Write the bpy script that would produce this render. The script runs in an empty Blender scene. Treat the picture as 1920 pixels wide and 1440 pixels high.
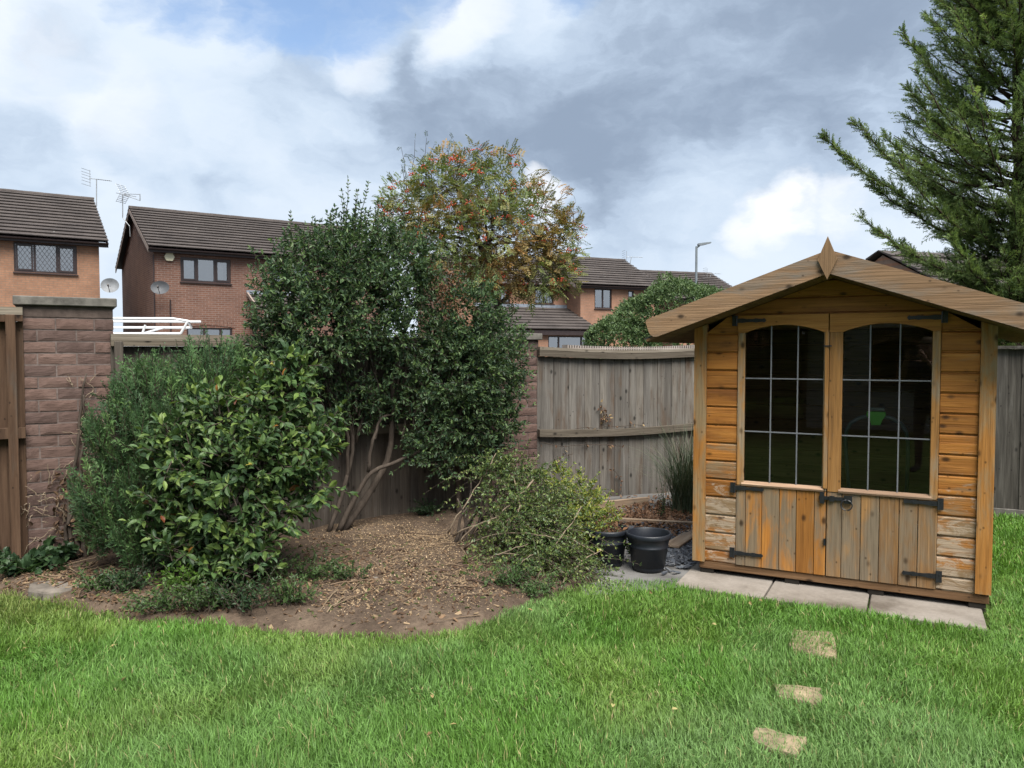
import bpy, math, random
import numpy as np
from mathutils import Vector, Matrix
rng = np.random.default_rng(7)
random.seed(7)
SC = bpy.context.scene
COL = SC.collection
R = math.radians

# ------------------------------------------------------------------ camera
F_PX, CAM_H = 1442.0, 1.6
PITCH = math.atan(60 / F_PX)
cam_d = bpy.data.cameras.new('camera')
cam_d.sensor_width = 36; cam_d.lens = F_PX / 1920 * 36
cam_d.clip_start = 0.05; cam_d.clip_end = 2000
cam = bpy.data.objects.new('camera', cam_d); COL.objects.link(cam)
cam.location = (0, 0, CAM_H); cam.rotation_euler = (R(90) - PITCH, 0, 0)
SC.camera = cam

def ray(u, v):
    a = (u - 960) / F_PX; b = (720 - v) / F_PX
    c, s = math.cos(PITCH), math.sin(PITCH)
    return np.array([a, c + b * s, b * c - s])
def PX(u, v, Y):                 # survey helper: sight line at a measured distance
    r = ray(u, v); return np.array([0, 0, CAM_H]) + r * (Y / r[1])
def GP(u, v, z=0.0):             # sight line to the ground
    r = ray(u, v); return np.array([0, 0, CAM_H]) + r * ((z - CAM_H) / r[2])

# ------------------------------------------------------------------ world
SUN_AZ, SUN_EL = math.atan2(0.32, -0.85), R(57)      # from +Y clockwise; sun high behind the camera
world = bpy.data.worlds.new('World'); SC.world = world; world.use_nodes = True
def build_world():
    nt = world.node_tree; nt.nodes.clear()
    N = nt.nodes.new; Lk = nt.links.new
    out = N('ShaderNodeOutputWorld'); mix = N('ShaderNodeMixShader')
    b1 = N('ShaderNodeBackground'); b2 = N('ShaderNodeBackground')
    sky = N('ShaderNodeTexSky'); sky.sky_type = 'NISHITA'; sky.sun_disc = False
    sky.sun_elevation = SUN_EL; sky.sun_rotation = SUN_AZ
    b1.inputs['Strength'].default_value = 0.10
    Lk(sky.outputs[0], b1.inputs['Color'])
    tc = N('ShaderNodeTexCoord')
    def math_(op, a, b=None, c=None, clamp=False):
        m = N('ShaderNodeMath'); m.operation = op; m.use_clamp = clamp
        for i, x in enumerate((a, b, c)):
            if x is None: continue
            if isinstance(x, (int, float)): m.inputs[i].default_value = x
            else: Lk(x, m.inputs[i])
        return m.outputs[0]
    def noise(vec, scale, detail, rough=0.55, dist=0.0):
        n = N('ShaderNodeTexNoise'); n.inputs['Scale'].default_value = scale
        n.inputs['Detail'].default_value = detail; n.inputs['Roughness'].default_value = rough
        n.inputs['Distortion'].default_value = dist
        Lk(vec, n.inputs['Vector']); return n
    def vmath(op, a, b=None):
        m = N('ShaderNodeVectorMath'); m.operation = op
        for i, x in enumerate((a, b)):
            if x is None: continue
            if isinstance(x, tuple): m.inputs[i].default_value = x
            else: Lk(x, m.inputs[i])
        return m
    d = vmath('NORMALIZE', tc.outputs['Generated']).outputs[0]
    stretched = vmath('MULTIPLY', d, (1, 1, 1.9)).outputs[0]
    warp = noise(stretched, 4.5, 8, 0.6)
    w2 = vmath('SUBTRACT', warp.outputs['Color'], (0.5, 0.5, 0.5)).outputs[0]
    w3 = vmath('MULTIPLY', w2, (0.16, 0.16, 0.12)).outputs[0]
    dw = vmath('NORMALIZE', vmath('ADD', d, w3).outputs[0]).outputs[0]
    dw2 = vmath('MULTIPLY', dw, (1, 1, 1.9)).outputs[0]
    def blobs(lst):
        acc = None
        for (u, v, r, k) in lst:
            c = ray(u, v); c = c / np.linalg.norm(c)
            dt = vmath('DOT_PRODUCT', dw, tuple(c)).outputs['Value']
            mr = N('ShaderNodeMapRange'); mr.interpolation_type = 'SMOOTHSTEP'
            a = r / F_PX
            mr.inputs['From Min'].default_value = math.cos(a); mr.inputs['From Max'].default_value = math.cos(a * 0.25)
            mr.inputs['To Min'].default_value = 0; mr.inputs['To Max'].default_value = k
            Lk(dt, mr.inputs['Value'])
            acc = mr.outputs[0] if acc is None else math_('MAXIMUM', acc, mr.outputs[0])
        return acc
    n1 = noise(dw2, 3.0, 9, 0.56).outputs['Fac']
    n2 = noise(dw2, 9.0, 8, 0.6).outputs['Fac']
    n3 = noise(dw2, 5.0, 4, 0.5).outputs['Fac']
    dark = blobs([(900, 210, 330, .8), (1250, 210, 380, 1), (1480, 130, 360, 1), (1650, 90, 320, .95), (640, 230, 270, .55),
                  (270, 255, 140, .75), (120, 115, 120, .7), (30, 280, 130, .65), (1120, 60, 240, .65), (420, 270, 170, .45), (1450, 250, 230, .95), (1000, 250, 230, .75)])
    lite = blobs([(60, 40, 240, .6), (250, 150, 230, .8), (100, 330, 200, .5), (350, 60, 170, .6), (1480, 415, 120, .6), (1060, 360, 110, .6), (600, 340, 230, .4),
                  (870, 70, 100, .9), (690, 130, 80, .5), (1300, 430, 200, .45), (960, 10, 110, .7), (1650, 400, 160, .35)])
    brite = blobs([(1470, 405, 75, .9), (1420, 430, 65, .7), (690, 120, 60, .35), (850, 70, 70, .45), (1040, 350, 50, .7), (210, 190, 110, .4), (40, 60, 130, .35), (1560, 390, 60, .6), (890, 30, 70, .5)])
    blue = blobs([(560, 15, 125, 1), (460, 0, 120, 1), (680, 5, 135, 1), (790, -15, 110, .9), (350, -5, 90, .8), (610, 50, 95, .85), (1050, -30, 90, .8), (240, -40, 80, .7),
                  (600, -160, 190, 1), (850, -330, 260, .7), (300, -380, 240, .7)])
    g = math_('ADD', n1, math_('MULTIPLY', dark, 0.42))
    g = math_('SUBTRACT', g, math_('MULTIPLY', lite, 0.28))
    g = math_('ADD', g, math_('MULTIPLY', math_('SUBTRACT', n2, 0.5), 0.42))
    sz = N('ShaderNodeSeparateXYZ'); Lk(d, sz.inputs[0])
    hz = N('ShaderNodeMapRange'); hz.interpolation_type = 'SMOOTHSTEP'
    for i, x in enumerate((0.0, 0.30, 0.16, 0.0)): hz.inputs[i + 1].default_value = x
    Lk(sz.outputs[2], hz.inputs[0]); g = math_('SUBTRACT', g, hz.outputs[0])
    gm = N('ShaderNodeMapRange'); gm.interpolation_type = 'SMOOTHSTEP'
    gm.inputs['From Min'].default_value = 0.34; gm.inputs['From Max'].default_value = 0.96
    Lk(g, gm.inputs['Value'])
    ramp = N('ShaderNodeValToRGB'); e = ramp.color_ramp.elements
    e[0].position = 0; e[0].color = (.365, .41, .465, 1)
    e[1].position = 1; e[1].color = (.142, .180, .24, 1)
    m = e.new(.38); m.color = (.30, .355, .425, 1)
    m = e.new(.7); m.color = (.235, .287, .36, 1)
    Lk(gm.outputs[0], ramp.inputs[0])
    hm = math_('MULTIPLY', brite, math_('MULTIPLY', math_('SUBTRACT', math_('ADD', math_('MULTIPLY', n2, .6), math_('MULTIPLY', n3, .6)), .46), 7.5, None, True), None, True)
    mx = N('ShaderNodeMix'); mx.data_type = 'RGBA'; mx.inputs[7].default_value = (.50, .505, .52, 1)
    Lk(hm, mx.inputs[0]); Lk(ramp.outputs[0], mx.inputs[6])
    Lk(mx.outputs[2], b2.inputs['Color']); b2.inputs['Strength'].default_value = 1.0
    bm = math_('ADD', blue, math_('MULTIPLY', math_('SUBTRACT', n2, 0.5), 0.9))
    cov = N('ShaderNodeMapRange'); cov.interpolation_type = 'SMOOTHSTEP'
    cov.inputs['From Min'].default_value = 0.40; cov.inputs['From Max'].default_value = 1.05
    cov.inputs['To Min'].default_value = 1.0; cov.inputs['To Max'].default_value = 0.04
    Lk(bm, cov.inputs['Value'])
    Lk(cov.outputs[0], mix.inputs[0]); Lk(b1.outputs[0], mix.inputs[1]); Lk(b2.outputs[0], mix.inputs[2])
    Lk(mix.outputs[0], out.inputs['Surface'])
build_world()
sun_d = bpy.data.lights.new('sun', 'SUN'); sun_d.energy = 3.9; sun_d.angle = R(42); sun_d.color = (1, .955, .88)
sun = bpy.data.objects.new('sun', sun_d); COL.objects.link(sun)
sv = Vector((math.sin(SUN_AZ) * math.cos(SUN_EL), math.cos(SUN_AZ) * math.cos(SUN_EL), math.sin(SUN_EL)))
sun.rotation_euler = sv.to_track_quat('Z', 'Y').to_euler()
sun.location = (6, -6, 12)
SC.view_settings.view_transform = 'Standard'; SC.view_settings.look = 'None'
SC.view_settings.exposure = 1.15; SC.view_settings.gamma = 1.0
SC.render.engine = 'CYCLES'
cy = SC.cycles
cy.max_bounces = 6; cy.diffuse_bounces = 3; cy.glossy_bounces = 3; cy.transmission_bounces = 4; cy.transparent_max_bounces = 8
cy.use_adaptive_sampling = True; cy.adaptive_threshold = 0.015; cy.use_denoising = True
try: cy.denoiser = 'OPENIMAGEDENOISE'
except Exception: pass
cy.caustics_reflective = False; cy.caustics_refractive = False

# ------------------------------------------------------------------ scene helpers
def tag(o, label=None, cat=None, group=None, kind=None):
    if label: o['label'] = label
    if cat: o['category'] = cat
    if group: o['group'] = group
    if kind: o['kind'] = kind
    return o
def empty(name, loc=(0, 0, 0), rz=0.0):
    o = bpy.data.objects.new(name, None); COL.objects.link(o)
    o.location = tuple(float(x) for x in loc); o.rotation_euler = (0, 0, rz); o.empty_display_size = .1
    return o
def link(name, me, parent=None, loc=None, rot=None):
    o = bpy.data.objects.new(name, me); COL.objects.link(o)
    if parent is not None: o.parent = parent
    if loc is not None: o.location = tuple(float(x) for x in loc)
    if rot is not None: o.rotation_euler = rot
    return o
class Geo:
    """collects vertices, faces and a colour per vertex; build() links ONE mesh object"""
    def __init__(self):
        self.v = []; self.f = []; self.c = []; self.n = 0
    def add(self, V, faces, col=None):
        V = np.asarray(V, float).reshape(-1, 3)
        for fa in faces:
            fa = np.asarray(fa, np.int64)
            if fa.size: self.f.append(fa + self.n)
        self.v.append(V); self.n += len(V)
        if col is None: col = np.ones((len(V), 3))
        col = np.asarray(col, float)
        if col.ndim == 1: col = np.tile(col, (len(V), 1))
        self.c.append(col)
        return self
    def mesh(self, name, mat=None, smooth=False):
        me = bpy.data.meshes.new(name)
        V = np.concatenate(self.v) if self.v else np.zeros((0, 3))
        me.vertices.add(len(V)); me.vertices.foreach_set('co', V.astype(np.float32).ravel())
        loops = np.concatenate([f.ravel() for f in self.f]); tot = np.concatenate([np.full(len(f), f.shape[1]) for f in self.f])
        st = np.concatenate([[0], np.cumsum(tot)[:-1]])
        me.loops.add(len(loops)); me.loops.foreach_set('vertex_index', loops.astype(np.int32))
        me.polygons.add(len(tot)); me.polygons.foreach_set('loop_start', st.astype(np.int32))
        me.polygons.foreach_set('loop_total', tot.astype(np.int32))
        me.polygons.foreach_set('use_smooth', np.full(len(tot), bool(smooth)))
        C = np.concatenate(self.c)
        at = me.color_attributes.new('col', 'FLOAT_COLOR', 'POINT')
        at.data.foreach_set('color', np.concatenate([C, np.ones((len(C), 1))], 1).astype(np.float32).ravel())
        me.update(calc_edges=True)
        if mat: me.materials.append(mat)
        return me
    def build(self, name, mat=None, parent=None, smooth=False, kind=None, loc=None):
        o = link(name, self.mesh(name, mat, smooth), parent, loc)
        if kind: o['kind'] = kind
        return o
    def box(self, c, s, rz=0.0, col=None, cham=0.0):
        V, fs = box_arrays(s, cham)
        if rz:
            ca, sa = math.cos(rz), math.sin(rz)
            V = V @ np.array([[ca, sa, 0], [-sa, ca, 0], [0, 0, 1]])
        return self.add(V + np.asarray(c, float), fs, col)
    def tube(self, path, rad, sides=6, col=None, cap=True):
        path = np.asarray(path, float)[None]; rad = np.asarray(rad, float)
        if rad.ndim == 0: rad = np.full(path.shape[1], float(rad))
        return self.tubes(path, rad[None], sides, col, cap)
    def tubes(self, P, Rr, sides=5, col=None, cap=True):
        n, k, _ = P.shape
        T = np.gradient(P, axis=1); T /= np.linalg.norm(T, axis=2, keepdims=True) + 1e-9
        ref = np.where((np.abs(T[:, :1, 2:3]) > .9), np.array([[[1., 0, 0]]]), np.array([[[0, 0, 1.]]]))
        A = np.cross(T, np.broadcast_to(ref, T.shape)); A /= np.linalg.norm(A, axis=2, keepdims=True) + 1e-9
        B = np.cross(T, A)
        th = np.arange(sides) * 2 * np.pi / sides
        ring = A[:, :, None] * np.cos(th)[None, None, :, None] + B[:, :, None] * np.sin(th)[None, None, :, None]
        V = P[:, :, None] + ring * Rr[:, :, None, None]
        idx = np.arange(n * k * sides).reshape(n, k, sides)
        a = idx[:, :-1]; b = idx[:, 1:]
        q = np.stack([a, np.roll(a, -1, 2), np.roll(b, -1, 2), b], -1).reshape(-1, 4)
        fs = [q]
        if cap:
            fs += [idx[:, 0, ::-1], idx[:, -1]]
        if col is not None:
            col = np.asarray(col, float)
            if col.ndim == 2: col = np.repeat(col, k * sides, 0)
        return self.add(V.reshape(-1, 3), fs, col)
    def prism(self, poly, y0, y1, col=None, axis='y'):
        """polygon (list of (x,z)) extruded along y from y0 to y1 (or along z for axis z)"""
        p = np.asarray(poly, float); n = len(p)
        if axis == 'y':
            A = np.c_[p[:, 0], np.full(n, y0), p[:, 1]]; B = np.c_[p[:, 0], np.full(n, y1), p[:, 1]]
        elif axis == 'z':
            A = np.c_[p, np.full(n, y0)]; B = np.c_[p, np.full(n, y1)]
        else:
            A = np.c_[np.full(n, y0), p]; B = np.c_[np.full(n, y1), p]
        i = np.arange(n); j = (i + 1) % n
        side = np.stack([i, j, j + n, i + n], -1)
        return self.add(np.r_[A, B], [i[None, ::-1], (i + n)[None], side], col)
def box_arrays(s, cham=0.0):
    hx, hy, hz = np.asarray(s, float) / 2
    if cham <= 0:
        V = np.array([[x, y, z] for x in (-hx, hx) for y in (-hy, hy) for z in (-hz, hz)])
        f = [[0, 1, 3, 2], [4, 6, 7, 5], [0, 4, 5, 1], [2, 3, 7, 6], [0, 2, 6, 4], [1, 5, 7, 3]]
        return V, [np.array(f)]
    c = min(cham, hx * .45, hy * .45, hz * .45)
    V = []; id_ = {}
    for sx in (-1, 1):
        for sy in (-1, 1):
            for sz in (-1, 1):
                for ax in range(3):
                    p = [sx * (hx - c), sy * (hy - c), sz * (hz - c)]
                    p[ax] = (sx * hx, sy * hy, sz * hz)[ax]
                    id_[(sx, sy, sz, ax)] = len(V); V.append(p)
    V = np.array(V); quads = []; tris = []
    for ax in range(3):
        o = [a for a in range(3) if a != ax]
        for s_ in (-1, 1):
            q = []
            for (p_, r_) in ((-1, -1), (1, -1), (1, 1), (-1, 1)):
                k = [0, 0, 0]; k[ax] = s_; k[o[0]] = p_; k[o[1]] = r_
                q.append(id_[(*k, ax)])
            quads.append(q)
    for ax in range(3):
        o = [a for a in range(3) if a != ax]
        for p_ in (-1, 1):
            for r_ in (-1, 1):
                k0 = [0, 0, 0]; k0[ax] = -1; k0[o[0]] = p_; k0[o[1]] = r_
                k1 = list(k0); k1[ax] = 1
                quads.append([id_[(*k0, o[0])], id_[(*k1, o[0])], id_[(*k1, o[1])], id_[(*k0, o[1])]])
    for sx in (-1, 1):
        for sy in (-1, 1):
            for sz in (-1, 1):
                tris.append([id_[(sx, sy, sz, a)] for a in range(3)])
    def fix(fs):
        out = []
        for f in fs:
            p = V[f]; nrm = np.cross(p[1] - p[0], p[2] - p[0])
            out.append(f if nrm @ p.mean(0) > 0 else f[::-1])
        return np.array(out)
    return V, [fix(quads), fix(tris)]
_bc = {}
def box(name, parent, mat, c, s, cham=0.003, rot=None):
    """one box piece, its origin at its centre; alike pieces share mesh data"""
    key = (tuple(round(float(x), 3) for x in s), mat.name, round(cham, 4))
    if key not in _bc:
        V, fs = box_arrays(s, cham)
        _bc[key] = Geo().add(V, fs).mesh(name, mat)
    return link(name, _bc[key], parent, c, rot)
def vnoise(p, seed=0):
    """value noise in 2 or 3 dimensions, about 0..1"""
    p = np.asarray(p, float); i = np.floor(p).astype(np.int64); f = p - i; f = f * f * (3 - 2 * f)
    dim = p.shape[1]; out = 0
    for k in range(2 ** dim):
        w = 1; h = seed * 1013
        for a in range(dim):
            b = (k >> a) & 1
            w = w * (f[:, a] if b else 1 - f[:, a])
            h = h + (i[:, a] + b) * (374761393, 668265263, 2147483647)[a]
        h = (h ^ (h >> 13)) * 1274126177; h = h ^ (h >> 16)
        out = out + w * ((h & 0xffff) / 65535.)
    return out
def unit(a):
    return a / (np.linalg.norm(a, axis=-1, keepdims=True) + 1e-9)

# ------------------------------------------------------------------ materials
ALB = .82                          # overall level of the surface colours
class NT:
    def __init__(self, name):
        self.m = bpy.data.materials.new(name); self.m.use_nodes = True
        self.t = self.m.node_tree; self.t.nodes.clear()
        self.out = self.t.nodes.new('ShaderNodeOutputMaterial')
    def n(self, kind, **kw):
        x = self.t.nodes.new(kind)
        for k, v in kw.items():
            if k.startswith('_'): setattr(x, k[1:], v)
        return x
    def l(self, a, b): self.t.links.new(a, b); return self
    def set(self, sock, v):
        if isinstance(v, bpy.types.NodeSocket): self.t.links.new(v, sock)
        elif isinstance(v, (tuple, list)) and len(v) == 3 and sock.type == 'RGBA': sock.default_value = (*v, 1)
        else: sock.default_value = v
    def math(self, op, a, b=0.0, clamp=False):
        x = self.n('ShaderNodeMath'); x.operation = op; x.use_clamp = clamp
        self.set(x.inputs[0], a); self.set(x.inputs[1], b); return x.outputs[0]
    def mix(self, f, a, b, blend='MIX'):
        x = self.n('ShaderNodeMix'); x.data_type = 'RGBA'; x.blend_type = blend
        self.set(x.inputs[0], f); self.set(x.inputs[6], a); self.set(x.inputs[7], b); return x.outputs[2]
    def rng(self, v, a, b, c=0.0, d=1.0):
        x = self.n('ShaderNodeMapRange'); x.interpolation_type = 'SMOOTHSTEP'
        for i, s in enumerate((v, a, b, c, d)): self.set(x.inputs[i], s)
        return x.outputs[0]
    def noise(self, vec, scale, detail=4, rough=.55, dist=0.0):
        x = self.n('ShaderNodeTexNoise')
        self.set(x.inputs['Vector'], vec); self.set(x.inputs['Scale'], scale); self.set(x.inputs['Detail'], detail)
        self.set(x.inputs['Roughness'], rough); self.set(x.inputs['Distortion'], dist); return x.outputs['Fac']
    def coord(self, scale=(1, 1, 1), vary=True, kind='Object'):
        tc = self.n('ShaderNodeTexCoord'); v = tc.outputs[kind]
        if vary:
            oi = self.n('ShaderNodeObjectInfo'); w = self.n('ShaderNodeVectorMath'); w.operation = 'SCALE'
            w.inputs[0].default_value = (17.3, 9.1, 23.7); self.l(oi.outputs['Random'], w.inputs['Scale'])
            a = self.n('ShaderNodeVectorMath'); self.l(v, a.inputs[0]); self.l(w.outputs[0], a.inputs[1]); v = a.outputs[0]
        mp = self.n('ShaderNodeVectorMath'); mp.operation = 'MULTIPLY'
        self.l(v, mp.inputs[0]); mp.inputs[1].default_value = scale
        return mp.outputs[0]
    def ramp(self, f, stops):
        x = self.n('ShaderNodeValToRGB'); e = x.color_ramp.elements
        while len(e) < len(stops): e.new(.5)
        for el, (p, c) in zip(e, stops): el.position = p; el.color = (*c, 1)
        self.set(x.inputs[0], f); return x.outputs[0]
    def bsdf(self, col, rough=.7, bump=None, bs=.3, bd=.01, spec=.3, metal=0.0, coat=None):
        p = self.n('ShaderNodeBsdfPrincipled'); col = self.mix(1.0, col, (ALB,) * 3, 'MULTIPLY'); self.set(p.inputs['Base Color'], col); self.set(p.inputs['Roughness'], rough)
        self.set(p.inputs['Specular IOR Level'], spec); self.set(p.inputs['Metallic'], metal)
        if bump is not None:
            b = self.n('ShaderNodeBump'); b.inputs['Strength'].default_value = bs; b.inputs['Distance'].default_value = bd
            self.l(bump, b.inputs['Height']); self.l(b.outputs[0], p.inputs['Normal'])
        self.l(p.outputs[0], self.out.inputs['Surface']); return p
def sc3(axis, along, across):
    return tuple(along if a == axis else across for a in 'xyz')
def wood(name, cols, axis, grey=None, greyamt=(.45, .65), peel=None, rough=.75, knots=True, low_wear=False, dark=None):
    m = NT(name); v = m.coord(sc3(axis, 1.2, 16))
    g1 = m.noise(v, 1.6, 6, .6, .4)
    c = m.ramp(g1, [(.25, cols[0]), (.5, cols[1]), (.75, cols[2])])
    oi = m.n('ShaderNodeObjectInfo')
    c = m.mix(.75, c, m.ramp(oi.outputs['Random'], [(0, (.62, .60, .58)), (.3, (.95, .95, .96)), (.6, (1.05, 1.04, 1.02)), (1, (1.22, 1.18, 1.12))]), 'MULTIPLY')
    v2 = m.coord(sc3(axis, 2.2, 9))
    if dark:
        c = m.mix(m.rng(m.noise(v2, .9, 5, .6), .5, .75), c, dark)
    if grey:
        a, b = greyamt
        n = m.noise(v2, 1.0, 6, .65, .3)
        if low_wear:
            sx = m.n('ShaderNodeSeparateXYZ'); m.l(oi.outputs['Location'], sx.inputs[0])
            n = m.math('ADD', n, m.rng(sx.outputs[2], 1.5, .25, -.10, .16))
        n = m.math('ADD', n, m.math('MULTIPLY', m.math('SUBTRACT', oi.outputs['Random'], .5), .16))
        c = m.mix(m.rng(n, a, b), c, m.mix(g1, grey, tuple(x * 1.5 for x in grey)))
    if peel:
        n = m.noise(m.coord(sc3(axis, 7, 17)), 1.0, 8, .75, 1.0)
        if low_wear:
            n = m.math('ADD', n, m.rng(sx.outputs[2], 1.3, .3, -.14, .07))
        c = m.mix(m.rng(n, .52, .63, 0, .75), c, peel)
    if knots:
        vo = m.n('ShaderNodeTexVoronoi'); m.set(vo.inputs['Vector'], m.coord(sc3(axis, 5.5, 9))); vo.inputs['Scale'].default_value = 1.0
        c = m.mix(m.rng(vo.outputs['Distance'], .05, .20, .9, 0), c, tuple(x * .16 for x in cols[0]))
        vo2 = m.n('ShaderNodeTexVoronoi'); m.set(vo2.inputs['Vector'], m.coord(sc3(axis, 11, 14))); vo2.inputs['Scale'].default_value = 1.0
        c = m.mix(m.rng(vo2.outputs['Distance'], .04, .13, .7, 0), c, tuple(x * .2 for x in cols[0]))
    fine = m.noise(m.coord(sc3(axis, 3, 110)), 1.0, 4, .6)
    c = m.mix(.42, c, m.ramp(fine, [(.32, (.42, .38, .35)), (.55, (1.05, 1.05, 1.05)), (.7, (1.3, 1.28, 1.25))]), 'MULTIPLY')
    m.bsdf(c, rough, m.math('ADD', fine, g1), .6, .006, .25)
    return m.m
def plain(name, col, rough=.6, spec=.4, metal=0.0, var=.25, scale=8, bs=.15):
    m = NT(name); n = m.noise(m.coord(), scale, 6, .6)
    c = m.mix(1.0, col, m.ramp(n, [(.3, (1 - var,) * 3), (.7, (1 + var * .6,) * 3)]), 'MULTIPLY')
    m.bsdf(c, rough, n, bs, .01, spec, metal); return m.m
def leafmat(name, rough=.5, trans=.3, spec=.4, tint=(1, 1, 1)):
    m = NT(name); a = m.n('ShaderNodeVertexColor'); a.layer_name = 'col'
    c = m.mix(1.0, a.outputs[0], tint, 'MULTIPLY')
    n = m.noise(m.coord(vary=False), 60, 2)
    c = m.mix(.5, c, m.ramp(n, [(.3, (.8, .8, .8)), (.7, (1.15, 1.15, 1.1))]), 'MULTIPLY')
    p = m.bsdf(c, rough, None, spec=spec)
    t = m.n('ShaderNodeBsdfTranslucent'); m.set(t.inputs[0], m.mix(.6, m.mix(1.0, c, (ALB,) * 3, 'MULTIPLY'), (1.0, 1.05, .35), 'MULTIPLY'))
    s = m.n('ShaderNodeMixShader'); s.inputs[0].default_value = trans
    m.l(p.outputs[0], s.inputs[1]); m.l(t.outputs[0], s.inputs[2]); m.l(s.outputs[0], m.out.inputs['Surface'])
    return m.m
def colmat(name, rough=.8, spec=.2, bump=True):
    m = NT(name); a = m.n('ShaderNodeVertexColor'); a.layer_name = 'col'
    n = m.noise(m.coord(vary=False), 40, 4)
    c = m.mix(.7, a.outputs[0], m.ramp(n, [(.3, (.7, .7, .7)), (.7, (1.2, 1.2, 1.2))]), 'MULTIPLY')
    m.bsdf(c, rough, n if bump else None, .3, .004, spec); return m.m
def glassmat(name, tint=(1, 1, 1), refl=1.0, rough=.0):
    m = NT(name); f = m.n('ShaderNodeFresnel'); f.inputs[0].default_value = 1.5
    n = m.noise(m.coord(), 1.3, 2); b = m.n('ShaderNodeBump'); b.inputs['Strength'].default_value = .03; b.inputs['Distance'].default_value = .02
    m.l(n, b.inputs['Height'])
    t = m.n('ShaderNodeBsdfTransparent'); t.inputs[0].default_value = (*tint, 1)
    g = m.n('ShaderNodeBsdfGlossy'); g.inputs['Roughness'].default_value = rough; m.l(b.outputs[0], g.inputs['Normal'])
    s = m.n('ShaderNodeMixShader'); m.l(m.math('MULTIPLY', f.outputs[0], refl, True), s.inputs[0])
    m.l(t.outputs[0], s.inputs[1]); m.l(g.outputs[0], s.inputs[2]); m.l(s.outputs[0], m.out.inputs['Surface'])
    return m.m
def brickmat(name, c1, c2, mortar, axis='x', bl=.225, bh=.075, mort=.010):
    m = NT(name); tc = m.n('ShaderNodeTexCoord'); sx = m.n('ShaderNodeSeparateXYZ'); m.l(tc.outputs['Object'], sx.inputs[0])
    cb = m.n('ShaderNodeCombineXYZ'); m.l(sx.outputs[0 if axis == 'x' else 1], cb.inputs[0]); m.l(sx.outputs[2], cb.inputs[1])
    b = m.n('ShaderNodeTexBrick'); m.l(cb.outputs[0], b.inputs['Vector'])
    b.inputs['Scale'].default_value = 1.0; b.inputs['Mortar Size'].default_value = mort; b.inputs['Brick Width'].default_value = bl
    b.inputs['Row Height'].default_value = bh; b.inputs['Mortar Smooth'].default_value = .3
    m.set(b.inputs['Color1'], c1); m.set(b.inputs['Color2'], c2); m.set(b.inputs['Mortar'], mortar)
    n = m.noise(tc.outputs['Object'], 1.3, 6, .6)
    c = m.mix(.8, b.outputs['Color'], m.ramp(n, [(.3, (.72, .72, .74)), (.7, (1.15, 1.12, 1.1))]), 'MULTIPLY')
    n2 = m.noise(tc.outputs['Object'], 14, 3, .6)
    c = m.mix(.5, c, m.ramp(n2, [(.3, (.75, .75, .75)), (.7, (1.15, 1.15, 1.15))]), 'MULTIPLY')
    m.bsdf(c, .85, b.outputs['Fac'], -.4, .01, .2); return m.m
# ------------------------------------------------------------------ ground, lawn, bed
EDGE = np.array([(-9, 6.4), (-4.6, 5.6), (-3.9, 5.25), (-3.39, 5.13), (-3.03, 4.99), (-2.66, 4.76), (-2.25, 4.58), (-1.76, 4.51), (-1.36, 4.40), (-.97, 4.31), (-.6, 4.26),
                 (-.34, 4.38), (-.1, 4.6), (.14, 4.9), (.36, 5.13), (.59, 5.27), (.89, 5.31), (1.14, 5.38), (1.36, 5.5)])
def edge_y(x):
    return np.interp(x, EDGE[:, 0], EDGE[:, 1])
SH_N = np.array([math.sin(R(27.5)), math.cos(R(27.5))]); SH_E = np.array([SH_N[1], -SH_N[0]])
SH_L = np.array([1.3127, 5.5172]); SH_W, SH_D = 1.832, 1.5
def shed_local(x, y):
    dx, dy = x - SH_L[0], y - SH_L[1]
    return dx * SH_E[0] + dy * SH_E[1], dx * SH_N[0] + dy * SH_N[1]
def shed_world(s, t, h=0.0):
    p = SH_L + SH_E * s + SH_N * t
    return np.array([p[0], p[1], h])
FA = np.array([-3.56, 5.55]); FB = np.array([-3.03, 5.86]); FC = np.array([-.248, 7.62]); FD = np.array([.276, 7.95]); FE = np.array([2.27, 8.87])
RIGHT_D = 8.85                                             # right-hand fence, parallel to the summerhouse front
RF0 = FE.copy(); RF1 = FE + SH_E * 6.5
def fence_y(x):
    return np.interp(x, [-8, FA[0], FB[0], FC[0], FD[0], FE[0]], [5.55 - (8 - 3.56) * .577, FA[1], FB[1], FC[1], FD[1], FE[1]])
def lump(x, y, seed=3):
    p = np.c_[np.ravel(x), np.ravel(y)]
    return (vnoise(p * 1.1, seed) - .5) * .6 + (vnoise(p * 3.1, seed + 1) - .5) * .3
def lawn_h(x, y):
    return lump(x, y) * .035
def in_lawn(x, y):
    x = np.asarray(x, float); y = np.asarray(y, float)
    e = edge_y(x) + (vnoise(np.c_[x, y] * 5, 5) - .5) * .16 + (vnoise(np.c_[x, y] * 18, 6) - .5) * .07
    s, t = shed_local(x, y)
    left = (x < 1.36) & (y < e)
    right = (x >= 1.36)
    ok = left | right
    ok &= ~((s > -.02) & (s < np.where(t < 0, 1.815, 1.86)) & (t > -.395 + .035 * (vnoise(np.c_[x, y] * 9, 8) - .5)) & (t < 1.55))
    ok &= ~((t > 0) & (s < .2))
    ok &= (x * SH_N[0] + y * SH_N[1]) < RIGHT_D - .03
    return ok

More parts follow.
